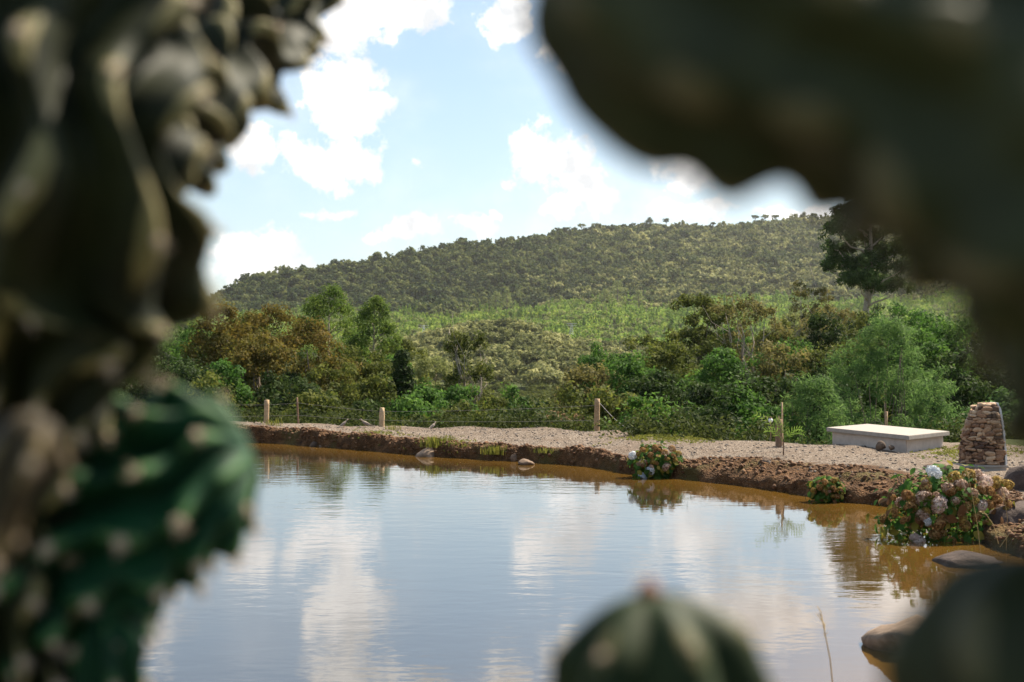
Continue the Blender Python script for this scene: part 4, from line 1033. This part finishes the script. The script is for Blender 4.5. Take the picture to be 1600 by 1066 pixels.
for k in HM:
    for q in range(2):
        me = flower_head_mesh(q+5); me.materials.append(HM[k]); HEADS[k].append(me)
HLEAF = []
for q in range(3):
    for v in (.25, .75):
        me = const_tint(leaf_blade('leaf', 1.0, .72), v); me.materials.append(HL[q]); HLEAF.append(me)
def hydrangea(label, px, foot, top, w, D, heads, nleaf, seed, headsize, leaflen, leafp=(.62, .24, .14)):
    rng = np.random.default_rng(seed); s = D/F; base = P(px, foot, D); H = (foot-top)*s; rx = w*s/2; ry = rx*.75
    root = empty('hydrangea_bush', base); tag(root, label, 'hydrangea', 'hydrangeas on the pond bank')
    mb = MB()
    for q in range(16):
        a = rng.random()*6.28; e = np.array([math.cos(a)*rx*.75*rng.random(), math.sin(a)*ry*.75*rng.random(), H*(.5+.4*rng.random())]); limb(mb, (e[0]*.3, .25*ry+e[1]*.2, -.05), e, .014, .006, rng, 4, .06)
    mb.build('stems', M['bark'], root)
    cl = []
    for q in range(70):
        d = Vector(rng.normal(size=3)).normalized(); k = .9*rng.random()**.4; cl.append((d.x*rx*k, d.y*ry*k, max(.04, H*.45+d.z*H*.52*k)))
    V_, F_, A_ = leaves(rng, np.array(cl), np.full(70, .16*H+.03), 26, .05, .6, outw=.7, upw=.6, shell=.2)
    o_ = link('inner_foliage', np_mesh('inner_foliage', V_, F_, A_), LM['green'], root)
    def dome(d): return Vector((d[0]*rx, d[1]*ry, H*.42+d[2]*H*.56))
    for q in range(nleaf):
        d = Vector(rng.normal(size=3)).normalized()
        if d.y > .35: d.y = -d.y
        k = .74+.36*rng.random(); p = dome(d*k); o = link('leaf', HLEAF[int(rng.choice(3, p=leafp))*2+int(rng.integers(2))], None, root, p)
        nrm = (Vector((d.x, d.y*1.2, d.z+.5))+Vector(rng.normal(size=3))*.35).normalized(); dirv = (Vector((d.x, d.y, -.3))+Vector(rng.normal(size=3))*.5); dirv = (dirv-nrm*dirv.dot(nrm)).normalized(); xx = dirv.cross(nrm)
        o.rotation_euler = Matrix((xx, dirv, nrm)).transposed().to_euler(); l = leaflen*(.7+.6*rng.random()); o.scale = (l, l, l)
    xtra = []
    for q in range(int(len(heads)*.8)):
        a = rng.random()*6.28; k = rng.random()**.5*.9; xtra.append((px+math.cos(a)*k*w*.5, (foot+top)/2-(foot-top)*.05-math.sin(a)*k*(foot-top)*.42, ('rust', 'rose', 'ochre')[rng.integers(3)], .45+.3*rng.random()))
    for (hx, hy, kind, sz) in list(heads)+xtra:
        X = (hx-px)*s; Z = (foot-hy)*s; u = X/rx; v = (Z-H*.42)/(H*.56); dd = max(0, 1-u*u*.9-v*v*.9); Y = -ry*math.sqrt(dd)
        o = link('flower_head', HEADS[kind][int(rng.integers(2))], None, root, (X, Y, Z)); r = headsize*sz*.5*s
        o.scale = (r, r, r*.9); o.rotation_euler = (R(35)+rng.normal()*.3, rng.normal()*.35+u*.5, rng.random()*6.28)
    return root
big = [(1447,735,'white',1.15),(1476,742,'ochre',1.0),(1500,738,'ochre',.95),(1430,757,'rust',.9),(1462,757,'rose',.9),(1482,752,'rose',1.05),(1524,749,'blush',1.1),(1545,752,'ochre',1.1),(1425,772,'rose',1.25),(1464,760,'rust',.9),
       (1446,781,'blush',1.35),(1497,765,'rose',.9),(1527,763,'rust',.9),(1553,768,'rose',1.1),(1572,760,'ochre',1.15),(1404,770,'rust',.95),(1406,787,'rust',1.0),(1385,796,'rust',.75),(1373,807,'rust',.7),(1398,807,'rust',.7),(1422,797,'rose',1.0),
       (1428,806,'white',.8),(1448,810,'rust',1.15),(1484,812,'rust',.85),(1481,803,'ochre',.75),(1488,783,'rust',.7),(1511,783,'blush',.8),(1420,838,'blush',.95),(1412,832,'blush',.7),(1440,826,'rust',.9),(1540,775,'rust',.8),(1394,780,'rose',.8),(1470,775,'rose',.7),
       (1515,738,'rose',.8),(1560,785,'rust',.8),(1502,800,'rust',.8)]
hydrangea('largest hydrangea, full of rust and blush heads, before the stone oven', 1472, 862, 722, 205, 21.6, big, 298, 1, 21, .15)
mid = [(988,711,'white',1.15),(1001,722,'rose',1.0),(1014,709,'rust',.9),(1035,705,'rust',.9),(1048,700,'rust',.9),(1058,708,'ochre',.9),(1022,699,'rust',.8),(1038,728,'rose',1.25),(1013,733,'white',1.2),(1002,743,'white',1.2),(1040,716,'ochre',.7),(1017,720,'ochre',.8),(1003,702,'rust',.8),(1052,718,'ochre',.8)]
hydrangea('middle sized hydrangea with three bluish white heads at the waterline', 1026, 748, 692, 84, 31.8, mid, 200, 2, 12, .12, (.5, .3, .2))
sml = [(1285,752,'rust',1.0),(1300,750,'ochre',1.0),(1276,760,'rust',.9),(1296,762,'rust',1.0),(1308,764,'ochre',.9),(1284,768,'rust',.9),(1303,774,'rust',.8)]
hydrangea('smallest hydrangea, mostly leaves, hanging over the water edge', 1289, 785, 744, 60, 26.6, sml, 110, 3, 12, .10, (.5, .28, .22))

# ------------------------------------------------------------------ young palm, grasses, weeds
def build_palm():
    p = ground_hit(1224, 712); D = p.y; s = D/F; root = empty('young_palm', p); tag(root, 'young palm with a few upright fronds before the broken post', 'palm')
    rng = np.random.default_rng(4); mb = MB(); hz = 26*s; mb.tube([(0, 0, -.1), (.005, 0, hz*.5), (0, 0, hz)], [.02, .017, .012], 7); mb.build('stem', M['old_wood'], root)
    for (ex, ey, k) in [(-36, 62, .3), (-14, 56, -.2), (6, 50, .1), (22, 42, -.3), (-24, 38, .2), (14, 30, .3), (30, 34, 0)]:
        f = MB(); e = Vector((ex*s, k, ey*s)); b0 = Vector((0, 0, hz*.8)); q = [b0.lerp(e, t)+Vector((0, 0, .10*math.sin(t*3.0))) for t in np.linspace(0, 1, 9)]
        f.tube(q, [.006*(1-t*.7) for t in np.linspace(0, 1, 9)], 4)
        for i in range(2, 9):
            tg = (q[i]-q[i-1]).normalized(); sd_ = tg.cross(Vector((0, 1, .2))).normalized()
            for sg in (-1, 1):
                L_ = .17*(1-.4*i/9); t0 = q[i]; t1 = t0+(tg*.75+sd_*sg*.6+Vector((0, rng.normal()*.2, 0)))*L_; wv = tg.cross((t1-t0).normalized()).cross(t1-t0).normalized()*.011
                f.add([t0-wv*.5, t0.lerp(t1, .4)+wv, t1, t0.lerp(t1, .4)-wv], [(0, 1, 2, 3)])
        me = const_tint(f.mesh('frond'), .3+.6*rng.random()); link('frond', me, LM['palm'], root)
build_palm()
def tuft(name, label, p, h, n, mat, seed, spread=.25, cat='grass', group=None, wid=.006):
    rng = np.random.default_rng(seed); V = []; Fc = []; T = []
    for k in range(n):
        b = np.array([rng.normal()*spread*.35, rng.normal()*spread*.35, -.03]); a = rng.random()*6.28; hh = h*(.5+.6*rng.random()); le = hh*rng.uniform(.15, .6)
        d = np.array([math.cos(a), math.sin(a), 0]); sdv = np.array([-d[1], d[0], 0])*wid; i = len(V)
        for t, w in ((0, 1), (.4, .9), (.75, .6)):
            c = b+d*le*t*t+np.array([0, 0, hh*t]); V += [c-sdv*w, c+sdv*w]
        V.append(b+d*le+np.array([0, 0, hh*.96])); V.append(V[-1]+np.array([0, 0, .001])); q = rng.random(); T += [q]*8
        Fc += [(i, i+1, i+3, i+2), (i+2, i+3, i+5, i+4), (i+4, i+5, i+7, i+6)]
    o = link(name, np_mesh(name, np.array(V), np.array(Fc), {'tint': np.array(T), 'tipw': np.zeros(len(T))}), mat, None, p); tag(o, label, cat, group)
M['weed'] = leaf_mat('weed_leaf', (.09, .11, .02), (.17, .18, .03), (.28, .26, .05), .4)
for k, (lb, px, py, h, n) in enumerate([('yellow green tuft on the bank right above the pyramid rock', 678, 697, .34, 160), ('yellowish tuft on the bank lip, right of the pyramid rock', 697, 690, .22, 90), ('green tuft hanging on the bank above the reddish rock', 776, 708, .26, 170),
        ('small green weed on the bank face right of the reddish rock', 853, 706, .16, 60), ('green weed at the foot of the leftmost fence post', 426, 665, .3, 50), ('green weed at the foot of the short fence post', 615, 671, .2, 50),
        ('small weed left of the wide mossy patch on the bank', 726, 697, .14, 50)]):
    p = ground_hit(px, py); tuft('grass_tuft', lb, p, h, n, M['weed'], 40+k, .4, 'grass', 'weeds on the pond bank', .009)
def build_moss():
    rng = np.random.default_rng(9); C = []
    for (px0, px1, py0, py1, n) in [(985, 1085, 680, 687, 900), (560, 640, 676, 680, 160), (660, 720, 688, 698, 250), (1470, 1600, 700, 712, 500)]:
        for k in range(n):
            p = ground_hit(px0+(px1-px0)*rng.random(), py0+(py1-py0)*rng.random()) if k % 12 == 0 else Vector((p.x+rng.normal()*.22, p.y+rng.normal()*.3, 0)); p.z = ground_z(p.x, p.y); C.append(tuple(p))
    C = np.array(C); V, Fc, at = leaves(rng, C, np.full(len(C), .05), 8, .035, .3, upw=.2, shell=.2)
    o = link('short_grass', np_mesh('short_grass', V, Fc, at), M['weed']); tag(o, 'thin yellow green grass patches on the gravel', 'grass', kind='stuff')
build_moss()
def stalk(label, pts, seed, head=True, mat='straw', cat='grass stalk', plume=.12):
    rng = np.random.default_rng(seed); mb = MB(); pts = [Vector(p) for p in pts]; b = pts[0].copy()
    q = [p-b for p in pts]; mb.tube(q, [.006-.004*i/len(q) for i in range(len(q))], 4)
    root = empty('grass_stalk', b); tag(root, label, cat, 'dry grass stalks on the right shore')
    link('stem', const_tint(mb.mesh('stem'), .5), M[mat], root)
    h = MB(); tip = q[-1]; dirv = (q[-1]-q[-2]).normalized()
    for k in range(16):
        t = k/16; c = tip-dirv*plume*t; e = c+(dirv*.8+Vector(rng.normal(size=3))*.45)*plume*.3; wv = Vector(rng.normal(size=3)).cross(e-c).normalized()*.004
        h.add([c-wv, c+wv, e+wv*.3, e-wv*.3], [(0, 1, 2, 3)])
    link('seed_head', const_tint(h.mesh('seed_head'), .8), M[mat], root)
stalk('tall dry stalk crossing before the large hydrangea', [P(1534, 880, 19), P(1527, 820, 19), P(1520, 780, 19), P(1511, 735, 19)], 1)
stalk('dry stalk with feathery head leaning over the right boulder', [P(1560, 850, 19.5), P(1552, 820, 19.5), P(1540, 803, 19.5), P(1532, 800, 19.5)], 2)
stalk('dry stalk bent to the right over the boulder', [P(1562, 855, 19.4), P(1580, 830, 19.4), P(1600, 818, 19.4)], 3)
stalk('thin dry stalk upright at the right frame edge', [P(1572, 860, 19.8), P(1574, 810, 19.8), P(1568, 770, 19.8)], 4)
stalk('bare thin twig rising from the near shore by the boulder', [P(1303, 1090, 9.6), P(1297, 1030, 9.6), P(1288, 985, 9.6), P(1282, 955, 9.6)], 5, plume=.2)

# ------------------------------------------------------------------ birds on the bank
M['feather'] = simple('bird_feather', [(.3, (.13, .10, .08)), (.7, (.30, .25, .21))], 22, .8); M['belly'] = simple('bird_belly', [(.3, (.20, .15, .12)), (.7, (.32, .26, .21))], 22, .8); M['beak'] = simple('bird_leg', [(.3, (.22, .10, .06)), (.7, (.32, .16, .10))], 20, .6)
def bird(label, px, py, rz, sc, pitch):
    p = ground_hit(px, py); root = empty('dove', p, rz); root.scale = (sc,)*3; tag(root, label, 'bird', 'birds on the gravel bank')
    # body: one skin from tail to beak base
    prof_ = [(-.17, .012, .105), (-.11, .022, .108), (-.07, .042, .112), (-.01, .058, .115), (.045, .052, .125), (.075, .034, .145), (.095, .028, .168), (.115, .030, .182), (.135, .022, .182), (.150, .006, .178)]
    mb = MB(); n = 10; vs = []; fs = []
    for (x, r, z) in prof_:
        for k in range(n):
            a = 2*math.pi*k/n; vs.append((x, r*math.cos(a)*.9, z+pitch*x+r*math.sin(a)))
    for i in range(len(prof_)-1):
        for k in range(n): fs.append((i*n+k, i*n+(k+1) % n, (i+1)*n+(k+1) % n, (i+1)*n+k))
    fs += [tuple(range(n)), tuple((len(prof_)-1)*n+k for k in range(n))]; mb.add(vs, fs); mb.build('body', M['belly'], root, smooth=True)
    for sg in (-1, 1):
        w = MB(); w.add([(.06, sg*.050, .135+pitch*.06), (.05, sg*.058, .105+pitch*.05), (-.06, sg*.050, .085-pitch*.06), (-.16, sg*.022, .10-pitch*.16), (-.05, sg*.040, .145-pitch*.05)], [(0, 1, 2, 3, 4)])
        o = w.build('wing', M['feather'], root); o.modifiers.new('thick', 'SOLIDIFY').thickness = .008
        l = MB(); l.tube([(0, sg*.02, .07), (.012, sg*.022, .03), (.0, sg*.022, .0)], [.007, .005, .005], 5); l.tube([(-.012, sg*.022, .003), (.03, sg*.022, .003)], [.004, .003], 4); l.build('leg', M['beak'], root)
    t = MB(); t.box((-.21, 0, .102-pitch*.2), (.10, .035, .012)); t.build('tail', M['feather'], root)
    b = MB(); b.tube([(.148, 0, .178+pitch*.15), (.175, 0, .172+pitch*.15)], [.008, .001], 5); b.build('beak', M['beak'], root)
bird('leftmost bird, upright on the gravel left of the short post', 537, 668, .5, 1.0, .45)
bird('bird with raised tail just left of the short fence post', 571, 668, 3.3, 1.15, .25)
bird('bird standing alone right of the short fence post', 676, 671, .8, .95, .35)

# ------------------------------------------------------------------ cacti close to the lens
def cactus_mat(name, deep, mid, crest, rough=.62):
    m, nt, N, L, out = new_mat(name)
    p = N.new('ShaderNodeBsdfPrincipled'); L.new(p.outputs[0], out.inputs[0]); p.inputs['Roughness'].default_value = rough; p.inputs['Specular IOR Level'].default_value = .18
    co = objco(N); c = ramp(N, L, noise(N, L, 14, 6, .6, co), [(.35, deep), (.65, mid)])
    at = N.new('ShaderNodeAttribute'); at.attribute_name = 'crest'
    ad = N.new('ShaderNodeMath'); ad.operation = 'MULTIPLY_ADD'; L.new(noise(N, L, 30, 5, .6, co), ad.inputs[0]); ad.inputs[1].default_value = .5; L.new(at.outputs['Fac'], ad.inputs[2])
    c = mixc(N, L, ramp(N, L, ad.outputs[0], [(.95, (0, 0, 0)), (1.35, (1, 1, 1))]), c, crest)  # paler rib crests: corky edges plus lit-edge highlights put into the colour
    L.new(c, p.inputs['Base Color']); L.new(bump(N, L, noise(N, L, 60, 4, .6, co), .25, .003), p.inputs['Normal'])
    return m
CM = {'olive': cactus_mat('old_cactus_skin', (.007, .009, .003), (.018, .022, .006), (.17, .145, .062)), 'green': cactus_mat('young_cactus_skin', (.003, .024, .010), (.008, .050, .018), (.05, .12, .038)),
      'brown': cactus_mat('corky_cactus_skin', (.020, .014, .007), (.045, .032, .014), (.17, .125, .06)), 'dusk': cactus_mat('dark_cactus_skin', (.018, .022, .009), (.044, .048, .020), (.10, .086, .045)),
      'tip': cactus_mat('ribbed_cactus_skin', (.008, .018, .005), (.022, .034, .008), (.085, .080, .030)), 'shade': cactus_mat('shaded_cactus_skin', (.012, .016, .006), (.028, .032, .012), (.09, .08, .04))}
M['areole'] = simple('areole_wool', [(.3, (.34, .25, .17)), (.7, (.62, .50, .38))], 90, .95); M['bud'] = simple('cactus_bud', [(.3, (.12, .040, .024)), (.7, (.24, .090, .05))], 60, .6)
M['spine'] = M['areole']
def areole_mesh():
    rng = np.random.default_rng(2); mb = MB(); v, f = ICO1; mb.add([tuple(p) for p in v*np.array([1, 1, .55])], [tuple(q) for q in f])
    for k in range(9):
        d = Vector((rng.normal()*.9, rng.normal()*.9, .8)).normalized(); mb.tube([d*.3, d*2.2], [.10, .02], 4, False)
    me = mb.mesh('areole'); me.materials.append(M['areole']); return me
AREOLE = areole_mesh()
def cat_path(pts, n):
    pts = [np.array(p, float) for p in pts]; k = len(pts); out = []
    for u in np.linspace(0, k-1-1e-6, n):
        i = int(u); t = u-i; p0 = pts[max(i-1, 0)]; p1 = pts[i]; p2 = pts[min(i+1, k-1)]; p3 = pts[min(i+2, k-1)]
        out.append(.5*((2*p1)+(-p0+p2)*t+(2*p0-5*p1+4*p2-p3)*t*t+(-p0+3*p1-3*p2+p3)*t**3))
    return np.array(out)
def cactus_stem(root, path, ribs, skin, seed, rib=.26, tub=.10, pitch=.045, twist=.0, lump=.16, tip_px=None, dome=1.0, ar_size=.006, name='stem', wob=.16):
    """path: (px, py, D, radius px) from the ground up; the end is rounded off"""
    W3 = [(*P(a, b, d), r/F*d) for a, b, d, r in path]
    c = cat_path(W3, 150)
    seg = np.linalg.norm(np.diff(c[:, :3], axis=0), axis=1); cum = np.concatenate([[0], np.cumsum(seg)]); Ltot = cum[-1]
    n = 170; sN = np.linspace(0, Ltot, n)
    low = np.interp(sN, cum, cum)  # dense near the top, where it is seen
    sN = Ltot*(1-(1-np.linspace(0, 1, n))**1.6); C = np.stack([np.interp(sN, cum, c[:, k]) for k in range(4)], 1)
    rad = C[:, 3].copy(); rl = rad[-1]*dome
    e = np.clip((Ltot-sN)/rl, 0, 1); rad *= np.sqrt(np.clip(1-(1-e)**2, 0, 1))*.97+.03*(e > 0)
    nt_ = ribs*12; th = np.arange(nt_)*2*math.pi/nt_
    T = np.gradient(C[:, :3], axis=0); T /= np.linalg.norm(T, axis=1)[:, None]+1e-9
    a0 = np.cross(T[0], [0.2, 1, .1]); a0 /= np.linalg.norm(a0); A = [a0]
    for i in range(1, n):
        a = A[-1]-T[i]*np.dot(A[-1], T[i]); A.append(a/np.linalg.norm(a))
    A = np.array(A); B = np.cross(T, A)
    off = Vector((seed*4.3, seed*1.7, seed*2.9)); V = np.zeros((n, nt_, 3)); CR = np.zeros((n, nt_)); phs = np.random.default_rng(seed).random(ribs)*6.28
    for i in range(n):
        ph = twist*sN[i]
        prof_ = (0.5+0.5*np.cos(ribs*(th+0)))**.85
        rb = (np.round(th/(2*math.pi/ribs)).astype(int)) % ribs
        tb = np.cos(2*math.pi*sN[i]/pitch+phs[rb])
        ang = th+ph+wob*math.sin(sN[i]*22+seed)+wob*.6*np.sin(sN[i]*47+th*2+seed*2)
        dirs = np.cos(ang)[:, None]*A[i]+np.sin(ang)[:, None]*B[i]
        lo = np.array([mnoise.fractal(Vector(C[i, :3]*7+dirs[q]*.8)+off, 1, 2, 3) for q in range(0, nt_, 3)]); lo = np.interp(np.arange(nt_), np.arange(0, nt_, 3), lo, period=nt_)
        r = rad[i]*(1-rib*(1-prof_)+tub*prof_*tb+lump*lo)
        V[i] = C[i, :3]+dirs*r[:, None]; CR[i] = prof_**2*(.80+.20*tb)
    vs = V.reshape(-1, 3)-np.array(root.location); i = np.arange(n*nt_).reshape(n, nt_); i2 = np.roll(i, -1, 1)
    Fc = np.stack([i[:-1], i2[:-1], i2[1:], i[1:]], -1).reshape(-1, 4)
    vs = np.concatenate([vs, [C[-1, :3]-np.array(root.location)+T[-1]*.002]])
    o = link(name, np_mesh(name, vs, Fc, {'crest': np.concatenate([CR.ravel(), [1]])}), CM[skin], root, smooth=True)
    # wool cushions on the swellings of each rib
    for q in range(ribs):
        k0 = q*12; s0 = (-phs[q]/(2*math.pi))*pitch
        m = math.ceil((Ltot*.45-s0)/pitch)
        while s0+m*pitch < Ltot-.01:
            si = s0+m*pitch; m += 1; ii = int(np.argmin(np.abs(sN-si)))
            if ii < 2 or ii > n-2: continue
            p = V[ii, k0]; 
            pp = (p[0]/max(p[1], .1)*F+800, HY-(p[2]-EYE)/max(p[1], .1)*F)
            if ar_size <= 0 or not (-250 < pp[0] < 1850 and -250 < pp[1] < 1320): continue
            d1 = V[ii, (k0+1) % nt_]-V[ii, k0-1]; d2 = V[min(ii+1, n-1), k0]-V[ii-1, k0]; nn = np.cross(d1, d2); nn /= np.linalg.norm(nn)+1e-9
            if np.dot(nn, p-C[ii, :3]) < 0: nn = -nn
            a = link('areole', AREOLE, None, o, Vector(p)-root.location); a.rotation_euler = Vector(nn).to_track_quat('Z', 'Y').to_euler(); a.scale = (ar_size*(.8+.5*random.random()),)*3
    return o, V, C
GZ = 6475
def cactus(label, px, D):
    x = X_at(px, D); r = empty('cactus', (x, D, float(land(np.array(x), np.array(D))))); tag(r, label, 'cactus', 'cacti close to the lens'); return r
g = lambda D: HY+(EYE-1.1)/D*F
c1 = cactus('large gnarled dark olive cactus filling the upper left', 90, 1.4)
cactus_stem(c1, [(10, g(1.4), 1.4, 120), (20, 1700, 1.4, 125), (20, 950, 1.4, 110), (35, 690, 1.38, 112), (72, 545, 1.36, 150), (105, 420, 1.34, 208), (108, 290, 1.3, 226), (85, 130, 1.3, 222), (60, -80, 1.35, 190), (40, -260, 1.4, 160)], 9, 'olive', 1, rib=.36, tub=.08, pitch=.07, lump=.26, ar_size=.006, wob=.30)
cactus_stem(c1, [(120, 330, 1.5, 90), (200, 210, 1.6, 120), (310, 90, 1.85, 128), (398, 15, 2.05, 124), (438, -90, 2.1, 104), (450, -230, 2.15, 80)], 8, 'olive', 2, rib=.40, tub=.12, pitch=.08, lump=.26, ar_size=.006, name='side_branch', wob=.3)
c2 = cactus('deep green knobbly cactus with pale areoles at lower left', 60, 1.45)
cactus_stem(c2, [(-60, g(1.45), 1.45, 130), (-50, 1700, 1.45, 160), (-60, 1300, 1.45, 170), (-20, 1040, 1.45, 172), (85, 878, 1.45, 168), (225, 772, 1.45, 155), (390, 700, 1.45, 136)], 11, 'green', 3, rib=.42, tub=.11, pitch=.06, twist=1.2, lump=.16, dome=.6, ar_size=.0062, wob=.12)
cactus_stem(c2, [(120, g(1.4), 1.4, 60), (140, 1500, 1.4, 66), (160, 1150, 1.4, 68), (172, 965, 1.4, 62)], 6, 'green', 4, rib=.36, tub=.06, pitch=.06, lump=.12, ar_size=.006, name='side_branch')
c3 = cactus('corky brown cactus stem at the left edge, before the green one', 60, 1.0)
cactus_stem(c3, [(-200, g(1.0), 1.0, 60), (-190, 1700, 1.0, 62), (-150, 1150, 1.0, 60), (-40, 830, 1.0, 60), (70, 650, 1.02, 62)], 5, 'brown', 5, rib=.30, tub=.08, pitch=.07, lump=.2, ar_size=.004)
c4 = cactus('rounded ribbed cactus tip with red bud at the bottom', 1030, 1.1)
_, V4, C4 = cactus_stem(c4, [(1045, g(1.1), 1.1, 130), (1040, 1700, 1.1, 150), (1035, 1250, 1.1, 172), (1030, 1090, 1.1, 176), (1014, 928, 1.1, 165)], 6, 'tip', 6, rib=.30, tub=.03, pitch=.05, lump=.08, dome=1.0, ar_size=.004, wob=.05)
tip = Vector(C4[-1, :3]); mb = MB(); mb.tube([(0, 0, -.012), (0, 0, .0), (0, 0, .006), (0, 0, .012)], [.009, .011, .008, .002], 10); mb.build('bud', M['bud'], c4, tip-Vector(c4.location), True)
c5 = cactus('huge blurred dark cactus arching over the upper right', 1900, .72)
cactus_stem(c5, [(2050, g(.72), .72, 240), (2050, 2200, .72, 240), (2100, 1200, .72, 260), (2060, 770, .72, 290), (1765, 335, .7, 300), (1412, 138, .7, 238), (1165, 55, .7, 222), (1000, 5, .7, 180), (880, -110, .7, 125)], 6, 'dusk', 7, rib=.30, tub=.08, pitch=.055, lump=.24, ar_size=0)
cactus_stem(c5, [(2000, 900, .80, 200), (1800, 420, .80, 300), (1560, 60, .80, 300), (1250, -130, .80, 260), (1000, -330, .8, 200)], 7, 'dusk', 9, rib=.34, tub=.10, pitch=.06, lump=.22, ar_size=0, name='side_branch')
c6 = cactus('blurred dark green cactus lobe in the lower right corner', 1560, .72)
cactus_stem(c6, [(1580, g(.72), .72, 190), (1585, 2200, .72, 205), (1590, 1400, .72, 220), (1595, 1120, .72, 222), (1608, 862, .72, 205)], 5, 'shade', 8, rib=.22, tub=.05, pitch=.06, lump=.12, ar_size=0)

# ------------------------------------------------------------------ air
def build_haze():
    bm = bmesh.new(); bmesh.ops.create_cube(bm, size=1); me = bpy.data.meshes.new('haze'); bm.to_mesh(me); bm.free()
    zlo, zhi = -900.0, 260.0
    o = link('haze', me); o.scale = (30000, 19200, zhi-zlo); o.location = (0, 9400, (zhi+zlo)/2)
    m, nt, N, L, out = new_mat('haze_air'); v = N.new('ShaderNodeVolumePrincipled'); L.new(v.outputs[0], out.inputs['Volume'])
    v.inputs['Color'].default_value = (.95, .93, .88, 1); v.inputs['Density'].default_value = .00005; v.inputs['Anisotropy'].default_value = .62
    me.materials.append(m); tag(o, 'thin pale haze in the air over the valley', 'haze', kind='stuff')
build_haze()
